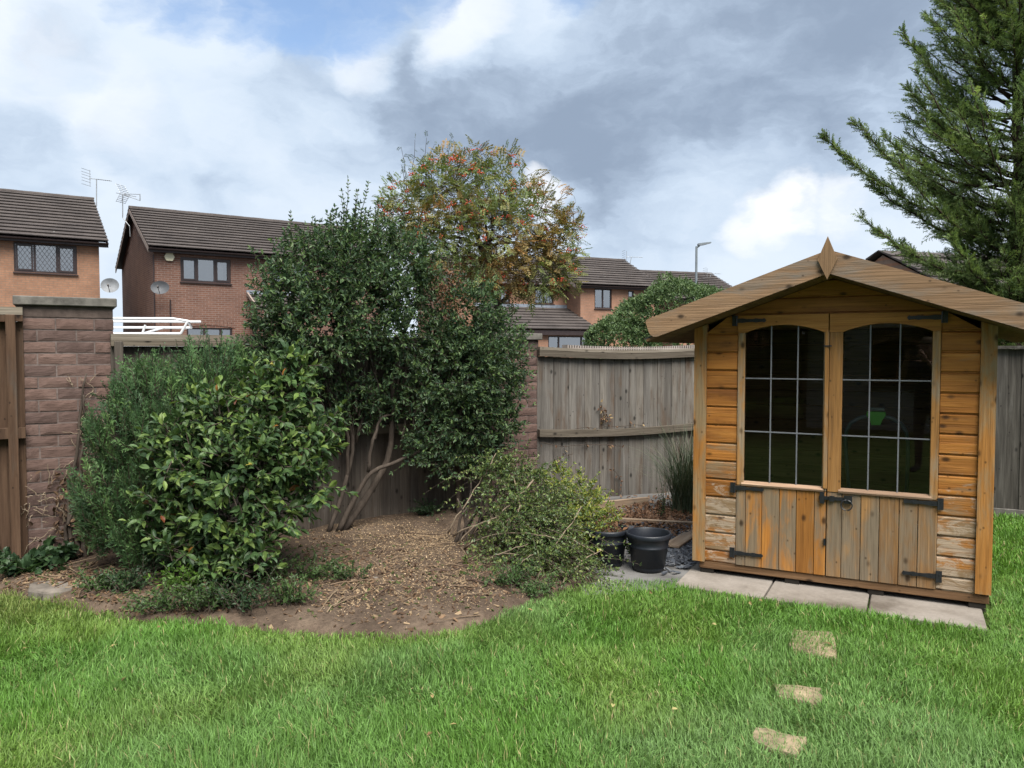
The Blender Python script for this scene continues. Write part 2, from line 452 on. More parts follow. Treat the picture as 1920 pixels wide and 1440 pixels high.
m_soil = NT('soil'); v = m_soil.coord(vary=False)
n1 = m_soil.noise(v, 3, 8, .65); n2 = m_soil.noise(v, 28, 6, .7); n3 = m_soil.noise(v, 90, 3, .6)
c = m_soil.ramp(n1, [(.3, (.062, .046, .035)), (.5, (.112, .084, .064)), (.7, (.17, .13, .098))])
c = m_soil.mix(.8, c, m_soil.ramp(n2, [(.3, (.6, .58, .55)), (.7, (1.35, 1.3, 1.25))]), 'MULTIPLY')
m_soil.bsdf(c, .95, m_soil.math('ADD', n2, n3), .7, .02, .1); SOIL = m_soil.m
m_tg = NT('turf'); v = m_tg.coord(vary=False)
n1 = m_tg.noise(v, 2, 6); n2 = m_tg.noise(v, 60, 4, .7)
c = m_tg.ramp(n1, [(.3, (.06, .10, .02)), (.7, (.09, .15, .035))])
c = m_tg.mix(.8, c, m_tg.ramp(n2, [(.3, (.5, .5, .45)), (.7, (1.2, 1.2, 1.2))]), 'MULTIPLY')
m_tg.bsdf(c, .95, n2, .8, .02, .1); TURF = m_tg.m
PAVE = plain('grey paving', (.17, .165, .16), .9, .2, var=.4, scale=5)
GROUND = plain('far ground', (.12, .12, .11), .95, .1)

g = Geo(); g.add([(-600, -600, -.16), (600, -600, -.16), (600, 600, -.16), (-600, 600, -.16)], [[[0, 1, 2, 3]]])
tag(g.build('ground', GROUND), kind='structure')
def grid_sheet(name, x0, x1, y0, y1, step, hfun, mask, mat, smooth=True):
    xs = np.arange(x0, x1 + step * .5, step); ys = np.arange(y0, y1 + step * .5, step)
    X, Y = np.meshgrid(xs, ys); Z = hfun(X.ravel(), Y.ravel())
    V = np.c_[X.ravel(), Y.ravel(), Z]
    nx, ny = len(xs), len(ys)
    i = np.arange(nx * ny).reshape(ny, nx)
    q = np.stack([i[:-1, :-1], i[:-1, 1:], i[1:, 1:], i[1:, :-1]], -1).reshape(-1, 4)
    ctr = V[q].mean(1); q = q[mask(ctr[:, 0], ctr[:, 1])]
    used = np.unique(q); mp = -np.ones(len(V), int); mp[used] = np.arange(len(used))
    g = Geo(); g.add(V[used], [mp[q]])
    return tag(g.build(name, mat, smooth=smooth), kind='structure')
def lawn_mask(x, y):
    return ((x > 1.2) | (y < edge_y(x) + .45)) & (x * SH_N[0] + y * SH_N[1] < RIGHT_D + .05)
grid_sheet('lawn', -9, 9, -7.5, 9, .12, lambda x, y: lawn_h(x, y) - .022, lawn_mask, TURF)
def bed_h(x, y):
    e = y - edge_y(x)
    d = np.clip(e / .5, 0, 1)
    z = -.035 + .045 * np.clip(e / .12 + .5, 0, 1) + d * (.02 + .05 * vnoise(np.c_[x, y] * 1.7, 21) + .03 * vnoise(np.c_[x, y] * 5, 22)) + .012 * vnoise(np.c_[x, y] * 14, 23)
    mound = .02 * np.exp(-(((x + .75) / .7) ** 2 + ((y - 5.9) / .6) ** 2))
    return z + mound * d
def bed_mask(x, y):
    s, t = shed_local(x, y)
    return (y > edge_y(x) - .06) & (y < fence_y(x) + .25) & (x < .62 + .1 * np.sin(y * 3)) & (x > -7)
grid_sheet('flower_bed', -7, .8, 4.0, 8.4, .05, bed_h, bed_mask, SOIL)
def yard_mask(x, y):
    s, t = shed_local(x, y)
    return (x > .5) & (y > edge_y(x) - .25) & (y < fence_y(x) + .2) & (x < 2.4) & ((s < .1) | (t > 1.45))
grid_sheet('path', .4, 2.5, 5.0, 9.2, .07, lambda x, y: -.004 + .012 * vnoise(np.c_[x, y] * 3, 31) + .02 * np.clip((y - 6.3) / .8, 0, 1), yard_mask, PAVE)

# ------------------------------------------------------------------ wood and stone materials
FENCE_GREY = wood('weathered fence board', [(.092, .084, .075), (.148, .137, .124), (.205, .192, .175)], 'z', grey=(.078, .06, .046), greyamt=(.55, .8), rough=.9, dark=(.10, .07, .05))
FENCE_RAIL = wood('weathered fence rail', [(.085, .07, .054), (.13, .11, .086), (.18, .155, .125)], 'x', grey=(.10, .085, .068), greyamt=(.5, .8), rough=.9)
FENCE_BROWN = wood('brown fence board', [(.05, .028, .017), (.085, .049, .03), (.125, .076, .048)], 'z', grey=(.07, .055, .044), greyamt=(.5, .8), rough=.9)
FENCE_MID = wood('grey brown fence board', [(.055, .045, .037), (.09, .076, .064), (.125, .11, .095)], 'z', grey=(.075, .055, .042), greyamt=(.5, .8), rough=.9)
FENCE_DARK = wood('dark fence board', [(.045, .040, .035), (.085, .078, .068), (.14, .13, .115)], 'z', grey=(.13, .125, .115), greyamt=(.5, .8), rough=.9)
PALE_CAP = wood('bleached capping', [(.155, .128, .095), (.225, .193, .152), (.29, .258, .215)], 'x', grey=(.2, .17, .13), greyamt=(.55, .8), rough=.9)
CONC = plain('concrete cap', (.155, .145, .13), .95, .15, var=.45, scale=12, bs=.5)
MORT = plain('mortar', (.175, .14, .128), .95, .1, var=.4, scale=20, bs=.6)
mb = NT('split faced stone'); v = mb.coord((5.0, 5.0, 48))
n = mb.noise(v, 1.9, 7, .7, 1.2); n2 = mb.noise(mb.coord(), 6, 5, .6); oi = mb.n('ShaderNodeObjectInfo')
c = mb.ramp(n2, [(.25, (.10, .067, .058)), (.5, (.145, .098, .085)), (.75, (.185, .13, .115))])
c = mb.mix(.7, c, mb.ramp(oi.outputs['Random'], [(0, (.68, .68, .7)), (1, (1.22, 1.15, 1.1))]), 'MULTIPLY')
c = mb.mix(mb.rng(n, .62, .78, 0, .55), c, (.31, .265, .25))
c = mb.mix(mb.rng(n, .44, .28, 0, .75), c, (.05, .032, .028))
mb.bsdf(c, .95, n, .8, .007, .1); BRICK = mb.m
BRICKS = []
for k in range(6):                                          # split-faced blocks: ragged front, 46 triangles
    L_, H_, D_ = .24, .076, .10
    nx, nz = 6, 3
    xs = np.linspace(-L_ / 2, L_ / 2, nx + 1); zs = np.linspace(-H_ / 2, H_ / 2, nz + 1)
    V = [];
    for j in range(nz + 1):
        for i in range(nx + 1):
            edge = i in (0, nx) or j in (0, nz)
            V.append((xs[i], -D_ / 2 + (0.0015 if edge else -random.uniform(.0, .004)), zs[j] + (0 if edge else random.uniform(-.008, .008))))
    q = [[j * (nx + 1) + i, j * (nx + 1) + i + 1, (j + 1) * (nx + 1) + i + 1, (j + 1) * (nx + 1) + i] for j in range(nz) for i in range(nx)]
    b = len(V); V += [(-L_ / 2, D_ / 2, -H_ / 2), (L_ / 2, D_ / 2, -H_ / 2), (L_ / 2, D_ / 2, H_ / 2), (-L_ / 2, D_ / 2, H_ / 2)]
    c0, c1, c2, c3 = 0, nx, (nz + 1) * (nx + 1) - 1, nz * (nx + 1)
    q += [[b + 1, b, b + 3, b + 2], [c0, c3, b + 3, b], [c1, b + 1, b + 2, c2], [c0, b, b + 1, c1], [c3, c2, b + 2, b + 3]]
    BRICKS.append(Geo().add(V, [q]).mesh('brick', BRICK))
def pillar(p0, p1, top, label, plain_top=True):
    p0 = np.asarray(p0); p1 = np.asarray(p1); w = np.linalg.norm(p1 - p0); a = math.atan2(*(p1 - p0)[::-1])
    root = empty('garden_pillar', (*p0, 0), a)
    tag(root, label, 'pillar', 'block pillars along the boundary')
    cap_h, dep = .066, .40
    box('core', root, MORT, (w / 2, dep / 2 + .004, (top - cap_h) / 2 - .05), (w - .006, dep - .003, top - cap_h + .1), 0)
    Geo().add(*box_arrays((w + .05, dep + .07, cap_h), .006)).build('cap', CONC, root, loc=(w / 2, dep / 2, top - cap_h / 2))
    z1 = top - cap_h
    if plain_top:
        box('top_band', root, MORT2, (w / 2, .05, z1 - .045), (w - .004, .10, .084), .004); z1 -= .09
    n = int((z1 + .05) / .086)
    for r in range(n):
        zc = z1 - .043 - r * .086
        x = -.01 if r % 2 == 0 else -.128
        while x < w - .02:
            x0, x1 = max(x, 0), min(x + .24, w)
            if x1 - x0 > .03:
                o = link('brick', random.choice(BRICKS), root, ((x0 + x1) / 2, .05 + random.uniform(-.004, .004), zc), (0, random.uniform(-.006, .006), 0))
                o.scale = ((x1 - x0) / .24, 1, random.uniform(.97, 1.0))
            x += .25
        # side blocks towards the lawn's right and left
        for sx, rz in ((w - .05, R(90)), (.05, R(-90))):
            o = link('brick', random.choice(BRICKS), root, (sx, .245, zc), (0, 0, rz)); o.scale = (.27 / .24, .98, .98)
    return root
MORT2 = plain('plain stone band', (.105, .08, .07), .95, .1, var=.4, scale=16, bs=.6)
pillar(FA, FB, 2.005, 'tall reddish split-faced block pillar at the left edge, with dead ivy stems')
pillar(FC, FD, 1.79, 'lower block pillar between the fence panels, half hidden behind the privet')

def fence(p0, p1, label, bmat, rmat, top, top_t, bw, mids, bot=.0, cap=None, cap_h=.02, sag=0.0, posts=(), board_t=.018, gravel=None, side=1, rail_y=-.045, z_var=0.0):
    """vertical boards behind horizontal rails; local x along the fence, y away from the garden"""
    p0 = np.asarray(p0, float); p1 = np.asarray(p1, float); w = np.linalg.norm(p1 - p0); a = math.atan2(*(p1 - p0)[::-1])
    root = empty('fence', (*p0, 0), a); tag(root, label, 'fence')
    x = 0.0; k = 0
    while x < w - .01:
        b = min(bw, w - x)
        zt = top - top_t - .002 + random.uniform(-z_var, z_var)
        sg = sag * math.sin(math.pi * min(1, (x + b / 2) / w))
        box('board', root, bmat, (x + b / 2, (.008 if k % 2 else 0), (bot + zt) / 2 - sg), (b + (.012 if k % 2 else -.004), board_t, zt - bot), .003, (0, random.uniform(-.004, .004), 0))
        x += b; k += 1
    segs = max(1, int(w / 1.0)) if sag else 1
    def rail(name, mat, z, th, dy, y):
        g = Geo(); n = 8
        xs = np.linspace(0, w, n + 1)
        for i in range(n):
            za = z - sag * math.sin(math.pi * xs[i] / w); zb = z - sag * math.sin(math.pi * xs[i + 1] / w)
            V, fs = box_arrays((1, dy, th)); V = V.copy()
            V[:, 0] = np.where(V[:, 0] < 0, xs[i], xs[i + 1]); V[:, 2] += np.where(V[:, 0] == xs[i], za, zb); V[:, 1] += y
            g.add(V, [np.delete(fs[0], [x for x in (0, 1) if (x == 0 and i > 0) or (x == 1 and i < n - 1)], 0)])
        return g.build(name, mat, root)
    rail('top_rail', rmat, top - cap_h - (top_t - cap_h) / 2 - .001, top_t - cap_h, .07, rail_y + .012)
    if cap: rail('capping', cap, top - cap_h / 2, cap_h, .13, -.005)
    for z in mids: rail('rail', rmat, z, .075, .055, rail_y)
    for x in posts:
        box('post', root, rmat if bmat is FENCE_GREY else bmat, (x, -.055, (top - .05) / 2), (.06, .05, top - .06), .004)
    if gravel: box('gravel_board', root, gravel, (w / 2, -.008, bot - .075), (w, .045, .15), .004)
    return root, w
d0 = (FA - FB) / np.linalg.norm(FA - FB)
fence(FA + d0 * 1.8, FA + np.array([.03, .017]), 'brown board fence panel at the far left edge, beside the tall pillar', FENCE_BROWN, FENCE_BROWN, 1.92, .10, .125, [1.02], cap=PALE_CAP, cap_h=.055, posts=(1.76,))
fence(FB - np.array([.02, .013]), FC, 'fence panel with pale capping between the two pillars, behind the bushes', FENCE_MID, FENCE_RAIL, 1.736, .09, .095, [.9], cap=PALE_CAP, cap_h=.05, posts=(.05,))
f3, w3 = fence(FD - np.array([.02, .009]), FE, 'grey weathered board fence panel with ribbed top strip, left of the summerhouse', FENCE_GREY, FENCE_RAIL, 1.655, .095, .094, [.765], bot=.02, cap=PALE_CAP, cap_h=.03, sag=.035, gravel=FENCE_RAIL)
g = Geo()
RIB = plain('ribbed strip plastic', (.38, .33, .30), .8, .2)
for x in np.arange(.33, w3 - .02, .030):
    g.box((x, -.01, 1.655 - .035 * math.sin(math.pi * x / w3) + .018), (.014, .12, .036))
g.box((.33 + (w3 - .35) / 2, -.01, 1.655 - .02), (w3 - .36, .118, .012))
g.build('ribbed_strip', RIB, f3, kind='stuff')
fence(RF0, RF1, 'dark weathered board fence at the right edge, beyond the summerhouse', FENCE_DARK, FENCE_DARK, 1.66, .03, .108, [], bot=.06, cap=FENCE_DARK, cap_h=.02, board_t=.03, gravel=CONC, z_var=.004)

# ------------------------------------------------------------------ summerhouse
ORANGE = [(.24, .088, .016), (.355, .143, .028), (.435, .192, .043)]
CLAP = wood('stained cladding', ORANGE, 'x', grey=(.20, .135, .075), greyamt=(.54, .72), peel=(.42, .335, .25), low_wear=True, rough=.55, dark=(.20, .075, .018))
TRIMZ = wood('stained upright', [(.24, .10, .022), (.35, .155, .036), (.43, .205, .055)], 'z', grey=(.23, .16, .085), greyamt=(.60, .80), rough=.6, low_wear=True)
PLANK = wood('worn door plank', [(.22, .115, .045), (.31, .17, .068), (.40, .22, .08)], 'z', grey=(.165, .128, .086), greyamt=(.33, .60), rough=.75)
PLANKO = wood('door plank with stain left', [(.30, .12, .025), (.40, .17, .035), (.47, .22, .055)], 'z', grey=(.175, .13, .082), greyamt=(.40, .62), rough=.7)
BARGE = wood('barge board', [(.215, .128, .068), (.265, .163, .09), (.31, .195, .11)], 'x', grey=(.15, .126, .102), greyamt=(.40, .66), rough=.75)
STILE = wood('worn door stile', [(.22, .11, .035), (.33, .165, .05), (.42, .225, .08)], 'z', grey=(.24, .18, .115), greyamt=(.47, .66), rough=.75)
SILL = wood('bleached sill', [(.30, .19, .12), (.42, .28, .19), (.50, .36, .26)], 'x', rough=.8, knots=False)
FINIAL = wood('finial timber', [(.19, .115, .058), (.26, .16, .085), (.31, .20, .11)], 'z', grey=(.16, .13, .10), greyamt=(.55, .75), rough=.75)
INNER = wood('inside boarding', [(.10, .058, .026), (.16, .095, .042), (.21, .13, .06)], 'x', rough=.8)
FELT = plain('roof felt', (.06, .065, .06), .95, .1)
IRON = plain('black ironmongery', (.012, .013, .016), .45, .5, var=.4, scale=30)
LEAD = plain('lead strip', (.15, .155, .17), .5, .5, metal=.0)
GLASS = glassmat('summerhouse glass', (.93, .95, .94), 1.25)
DARKWOOD = plain('bearer', (.03, .026, .022), .95, .1)
shed = empty('summerhouse', (*SH_L, 0), -R(27.5))
tag(shed, 'small stained timber summerhouse with glazed double doors and diamond finial', 'summerhouse')
APEX_S, SLOPE = .905, .352
def under(s, y=0): return 2.085 - SLOPE * abs(s - APEX_S)      # roof underside
# corner posts
Geo().prism([(0, .098), (.086, .098), (.086, under(.086) - .002), (0, under(0) - .002)], -.022, .05).build('corner_post', TRIMZ, shed)
Geo().prism([(1.752, .110), (1.838, .110), (1.838, under(1.838) - .002), (1.752, under(1.752) - .002)], -.022, .05).build('corner_post', TRIMZ, shed)
def clap(x0, x1, z0, z1, clip=False):
    g = Geo()
    prof = [(z0 + .005, -.002), (z1 - .012, -.002), (z1 - .004, .007), (z1, .022), (z0 - .006, .022), (z0 - .006, .008), (z0, .008)]  # shiplap profile: (z, y)
    def xs(z):
        if not clip: return x0, x1
        h = max(0.02, (2.083 - z) / SLOPE)
        return max(x0, APEX_S - h), min(x1, APEX_S + h)
    A = [(xs(z)[0], y, z) for z, y in prof]; B = [(xs(z)[1], y, z) for z, y in prof]; n = len(prof)
    cx, cz = (x0 + x1) / 2, (z0 + z1) / 2
    i = np.arange(n); j = (i + 1) % n
    V = np.array(A + B) - np.array([cx, 0, cz])
    g.add(V, [np.stack([i, i + n, j + n, j], -1), i[None], (i + n)[None, ::-1]])
    return g.build('cladding_board', CLAP, shed, loc=(cx, 0, cz))
PITCHB = .1285
for (x0, x1, off) in ((.087, .299, 0.0), (1.542, 1.751, .004)):
    z = 1.731 + off
    clap(x0, x1, z, z + PITCHB - .003, True)
    for k in range(13):
        zb = max(z - PITCHB * (k + 1), .104)
        if z - PITCHB * k - zb > .03: clap(x0, x1, zb, z - PITCHB * k - .006)
for k in range(3):                                                # gable boards
    z0 = 1.862 + k * .112
    if z0 < 2.07: clap(.002, 1.836, z0, min(z0 + .109, 2.083), True)
# door leaves
def rect(name, mat, s0, s1, h0, h1, y0, y1, cham=.003, par=shed):
    return box(name, par, mat, ((s0 + s1) / 2, (y0 + y1) / 2, (h0 + h1) / 2), (s1 - s0, y1 - y0, h1 - h0), cham)
def door(s0, s1, g0, g1, seams, bars, planks_mats, meet):
    d = empty('door'); d.parent = shed; d.location = (s0, 0, .095)
    ox, oz = s0, .095
    def rc(name, mat, a, b, c_, e, y0, y1, cham=.003): return box(name, d, mat, ((a + b) / 2 - ox, (y0 + y1) / 2, (c_ + e) / 2 - oz), (b - a, y1 - y0, e - c_), cham)
    gz0, gz1, top = .69, 1.732, 1.785
    for a, b in zip(seams[:-1], seams[1:]):
        rc('plank', random.choice(planks_mats), a + .0015, b - .0015, .100, .667, -.008 + random.uniform(0, .002), .012)
    rc('stile', STILE, s0 + .002, g0, .669, gz1, -.012, .022); rc('stile', STILE, g1, s1 - .002, .669, gz1, -.012, .022)
    # arched head rail
    n = 14; cx = (g0 + g1) / 2; hw = (g1 - g0) / 2
    arc = [(g0 + (g1 - g0) * i / n, gz1 + (top - gz1) * (1 - ((g0 + (g1 - g0) * i / n - cx) / hw) ** 2)) for i in range(n + 1)]
    lo = [(s0 + .002, gz1 + .001)] + arc + [(s1 - .002, gz1 + .001)]
    V = [];
    up = [(x, 1.853) for x, _ in lo]
    g = Geo(); m_ = len(lo)
    for y in (-.013, .022): V += [(x - ox, y, z - oz) for x, z in lo] + [(x - ox, y, z - oz) for x, z in up]
    q = []
    for i in range(m_ - 1):
        q += [[i, i + 1, m_ + i + 1, m_ + i], [2 * m_ + i + 1, 2 * m_ + i, 3 * m_ + i, 3 * m_ + i + 1], [i + 1, i, 2 * m_ + i, 2 * m_ + i + 1], [m_ + i, m_ + i + 1, 3 * m_ + i + 1, 3 * m_ + i]]
    q += [[0, m_, 3 * m_, 2 * m_], [m_ - 1, 3 * m_ - 1, 4 * m_ - 1, 2 * m_ - 1]]
    g.add(V, [q]).build('head_rail', CLAPR, d)
    sill = Geo(); 
    sill.prism([(-.024, 0), (-.018, .008), (.018, .022), (.018, -.012), (-.020, -.012)], g0 - .012 - ox, g1 + .012 - ox, axis='x').build('sill', SILL, d, loc=(0, 0, .680 - oz))
    # glazing
    gl = Geo(); P_ = [(g0 - ox, .676 - oz), (g1 - ox, .676 - oz)] + [(x - ox, z - oz) for x, z in arc[::-1]]
    gl.add([(x, .010, z) for x, z in P_], [[list(range(len(P_)))]]); pane = gl.build('pane', GLASS, d)
    for b in bars:
        zt = gz1 + (top - gz1) * (1 - ((b - cx) / hw) ** 2)
        rc('lead_bar', LEAD, b - .0045, b + .0045, .69, zt, .0025, .0085, .001)
    for zb in (1.417, 1.048):
        rc('lead_bar', LEAD, g0, g1, zb - .0045, zb + .0045, .0015, .0075, .001)
    return d
CLAPR = wood('stained head rail', [(.26, .11, .026), (.36, .165, .040), (.44, .215, .06)], 'x', grey=(.2, .13, .07), greyamt=(.6, .8), rough=.6)
door(.300, .889, .350, .861, [.300, .365, .475, .590, .700, .815, .889], (.523, .696), [PLANKO, PLANKO, PLANK], 1)
door(.892, 1.541, .976, 1.493, [.892, .985, 1.10, 1.21, 1.325, 1.432, 1.541], (1.139, 1.312), [PLANK, PLANK, PLANKO], -1)
rect('meeting_strip', STILE, .868, .893, .69, 1.74, -.026, -.0135)
# ironmongery
def hinge(s_plate, s_tip, h):
    sg = 1 if s_tip > s_plate else -1
    L_ = abs(s_tip - s_plate)
    pr = [(0, .036), (.028, .036), (.034, .014), (.07, .016), (.10, .011), (.14, .010), (.16, .015), (.18, .011), (.205, .010), (.215, .015), (L_ - .004, .002)]
    poly = [(x, z) for x, z in pr] + [(x, -z) for x, z in pr[::-1]]
    g = Geo(); g.prism([(sg * x, z) for x, z in poly], -.0195, -.0135)
    for x in (.014, .06, .12, .17):
        g.tube([(sg * x, -.019, .012 if x < .02 else 0), (sg * x, -.0225, .012 if x < .02 else 0)], .005, 6)
    g.tube([(sg * .03, -.018, -.036), (sg * .03, -.018, .036)], .006, 6)
    g.build('hinge', IRON, shed, loc=(s_plate, 0, h))
for h in (1.817, .648, .187):
    hinge(.262, .494, h); hinge(1.573, 1.344, h)
g = Geo(); g.box((.045, -.018, 0), (.19, .012, .022)); g.box((-.03, -.02, 0), (.028, .018, .075)); g.box((.13, -.021, 0), (.05, .02, .05)); g.box((.03, -.026, 0), (.03, .012, .035))
lt = g.build('latch', IRON, shed, loc=(.895, 0, .628))
g = Geo(); th = np.linspace(0, 2 * np.pi, 25)
g.tube(np.c_[.034 * np.cos(th), -.012 + 0 * th, .034 * np.sin(th)], .0045, 6, cap=False)
g.build('ring_handle', IRON, lt, loc=(.122, -.026, -.034))
g = Geo(); g.box((0, -.016, 0), (.012, .012, .045)); g.build('bolt', IRON, shed, loc=(.884, 0, .33))
g = Geo(); g.box((0, -.03, 0), (.05, .008, .009)); g.build('catch', IRON, shed, loc=(.885, 0, 1.64))
# base
RIM = wood('base rim', [(.10, .055, .025), (.16, .09, .045), (.21, .125, .065)], 'x', rough=.85)
rect('base_rim', RIM, .045, 1.83, .045, .097, .004, .05)
for s in (.05, .63, 1.15, 1.72):
    rect('bearer', DARKWOOD, s, s + .095, -.01, .046, .012, 1.45)
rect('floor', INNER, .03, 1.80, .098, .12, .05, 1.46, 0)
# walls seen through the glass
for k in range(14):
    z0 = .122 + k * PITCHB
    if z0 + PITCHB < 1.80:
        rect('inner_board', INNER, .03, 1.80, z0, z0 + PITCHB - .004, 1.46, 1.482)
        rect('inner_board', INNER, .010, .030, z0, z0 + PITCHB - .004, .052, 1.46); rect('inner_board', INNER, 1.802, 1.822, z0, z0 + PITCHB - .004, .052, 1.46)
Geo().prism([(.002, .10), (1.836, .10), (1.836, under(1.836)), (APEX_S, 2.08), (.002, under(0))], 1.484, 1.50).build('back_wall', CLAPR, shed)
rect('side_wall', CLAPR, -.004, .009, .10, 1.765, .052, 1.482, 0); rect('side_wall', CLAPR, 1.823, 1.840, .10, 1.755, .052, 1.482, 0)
# roof
SOFF = wood('roof boarding', [(.10, .06, .03), (.15, .09, .045), (.19, .12, .06)], 'y', rough=.9)
hw = 1.18
for sg in (-1, 1):
    roof = Geo().prism([(APEX_S, 2.087), (APEX_S + sg * hw, 2.087 - SLOPE * hw), (APEX_S + sg * hw, 2.105 - SLOPE * hw), (APEX_S, 2.105)][::sg], -.279, 1.66).build('roof', SOFF, shed)
    Geo().prism([(APEX_S, 2.1065), (APEX_S + sg * (hw + .01), 2.1065 - SLOPE * (hw + .01)), (APEX_S + sg * (hw + .01), 2.117 - SLOPE * (hw + .01)), (APEX_S, 2.117)][::sg], -.276, 1.665).build('felt', FELT, roof)
    for yb, nm in ((-.302, 'barge_board'), (1.662, 'barge_board')):
        # board with a rounded lower end
        L_ = 1.255 if sg < 0 else 1.25
        bt, bb = 0.0, -.138
        ends = [(L_ - .05 + .05 * math.sin(t), bb + .05 - .05 * math.cos(t)) for t in np.linspace(0, math.pi / 2, 6)] + [(L_ - .022 + .022 * math.cos(t), bt - .022 + .022 * math.sin(t)) for t in np.linspace(0, math.pi / 2, 4)]
        ang = math.atan(SLOPE); pl = [(.138 * math.tan(ang) * 1.0 - .0, bb)] + ends + [(0, bt)]
        pl = [(0.05, bb)] + ends + [(0, bt)]
        ca, sa = math.cos(ang), math.sin(ang)
        pts = [(x * ca + z * sa, -x * sa + z * ca) for x, z in pl]
        pts = [(max(x, 0.0008), z) for x, z in pts]
        pts = [(sg * x, z) for x, z in pts]
        Geo().prism(pts[::sg], 0, .022).build(nm, BARGE, shed, loc=(APEX_S, yb, 2.238))
g = Geo().prism([(0, .268), (.057, .125), (0, 0), (-.057, .125)][::-1], -.018, .0).build('finial', FINIAL, shed, loc=(APEX_S - .004, -.304, 2.052))
rect('purlin', SOFF, .44, .49, 1.83, 1.90, .03, 1.46, 0); rect('purlin', SOFF, 1.33, 1.38, 1.83, 1.90, .03, 1.46, 0)
# slabs under the front
SLAB = NT('pale paving slab'); v = SLAB.coord()
n = SLAB.noise(v, 2.2, 6, .6); n2 = SLAB.noise(v, 40, 5, .7)
c = SLAB.ramp(n, [(.3, (.13, .108, .088)), (.48, (.25, .22, .19)), (.7, (.33, .295, .262))])
c = SLAB.mix(.5, c, SLAB.ramp(n2, [(.3, (.7, .7, .7)), (.7, (1.12, 1.12, 1.12))]), 'MULTIPLY')
SLAB.bsdf(c, .9, n2, .3, .006, .2); SLABM = SLAB.m
pat = empty('paving', (*SH_L, 0), -R(27.5)); tag(pat, kind='structure')
sj = [-.04, .555, 1.165, 1.80]
for a, b in zip(sj[:-1], sj[1:]):
    box('slab', pat, SLABM, ((a + b) / 2, -.385 + .30, -.014), (b - a - .012, .60, .05), .006, (random.uniform(-.006, .006), random.uniform(-.004, .004), random.uniform(-.006, .006)))
# stepping stones
STONE = plain('sandstone', (.29, .225, .145), .95, .15, var=.6, scale=9, bs=.6)
def stone(poly, z, label, mat=STONE, h=.05):
    p = np.asarray(poly, float); c = p.mean(0); q = []
    n = len(p)
    for i in range(n):
        a, b = p[i], p[(i + 1) % n]
        for t in (0, .25, .5, .75): q.append(a + (b - a) * t + rng.normal(0, .008, 2))
    q = np.array(q) - c
    g = Geo(); m_ = len(q)
    V = np.r_[np.c_[q * .97, np.full(m_, 0.0)], np.c_[q, np.full(m_, -.012)], np.c_[q, np.full(m_, -h)], [[0, 0, .003]]]
    i = np.arange(m_); j = (i + 1) % m_
    g.add(V, [np.stack([i + m_, j + m_, j, i], -1), np.stack([i + 2 * m_, j + 2 * m_, j + m_, i + m_], -1), np.stack([i, j, np.full(m_, 3 * m_)], -1)])
    o = g.build('stepping_stone', mat); o.location = (*c, z); return tag(o, label, 'stepping stone', 'stepping stones in the lawn')
ST = [[(1.60, 4.34), (1.83, 4.30), (1.70, 3.90), (1.47, 4.03)], [(1.24, 3.62), (1.47, 3.56), (1.39, 3.38), (1.20, 3.46)], [(1.02, 3.19), (1.23, 3.10), (1.12, 2.93), (.96, 3.06)]]
for p, l in zip(ST, ['sandstone stepping stone nearest the summerhouse, the largest and barest', 'middle sandstone stepping stone, half overgrown by grass', 'sandstone stepping stone nearest the bottom edge of the photo']):
    c_ = np.mean(p, 0); stone([tuple(c_ + (np.array(q_) - c_) * .9) for q_ in p], .022, l)
th = np.linspace(0, 2 * np.pi, 9)[:-1]
LOGS = plain('log slice stone', (.20, .175, .15), .95, .15, var=.5, scale=9, bs=.6)
stone(np.c_[-3.05 + .20 * np.cos(th), 5.13 + .17 * np.sin(th)], .035, 'round grey stepping stone at the lawn edge below the tall pillar', LOGS, .07)
# ------------------------------------------------------------------ houses
TILE = NT('concrete roof tile'); v = TILE.coord(vary=False)
n = TILE.noise(v, 1.1, 6, .6); n2 = TILE.noise(v, 9, 5, .6)
c = TILE.ramp(n, [(.3, (.056, .047, .044)), (.55, (.08, .067, .062)), (.75, (.102, .087, .08))])
c = TILE.mix(.7, c, TILE.ramp(n2, [(.3, (.7, .7, .7)), (.7, (1.25, 1.25, 1.25))]), 'MULTIPLY')
vo = TILE.n('ShaderNodeTexVoronoi'); TILE.set(vo.inputs['Vector'], v); vo.inputs['Scale'].default_value = 1.2
c = TILE.mix(TILE.rng(vo.outputs['Distance'], .02, .05, .6, 0), c, (.4, .4, .38))
TILE.bsdf(c, .85, n2, .3, .01, .25); TILEM = TILE.m
PVC = plain('brown window frame', (.030, .017, .016), .4, .5, var=.2)
FASCIA = plain('dark fascia', (.032, .020, .020), .5, .4, var=.3)
VERGE = plain('pale verge', (.30, .24, .21), .8, .2)
PVERGE = plain('blue grey flashing', (.22, .25, .30), .6, .4)
CURTAIN = plain('white curtain', (.62, .62, .60), .9, .1, var=.15)
WGLASS = glassmat('house window glass', (.55, .58, .6), 9.5)
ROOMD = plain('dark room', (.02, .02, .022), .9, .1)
WHITE = plain('white enamel', (.72, .73, .74), .4, .5, var=.08)
def brickpair(name, c1, c2, mo): return brickmat(name + ' front', c1, c2, mo, 'x'), brickmat(name + ' side', c1, c2, mo, 'y')
BR_A = brickpair('orange brick', (.30, .16, .10), (.35, .19, .118), (.24, .165, .12))
BR_B = brickpair('red brown brick', (.15, .075, .055), (.195, .10, .072), (.22, .17, .145))
BR_C = brickpair('buff orange brick', (.31, .165, .105), (.36, .195, .128), (.27, .19, .145))
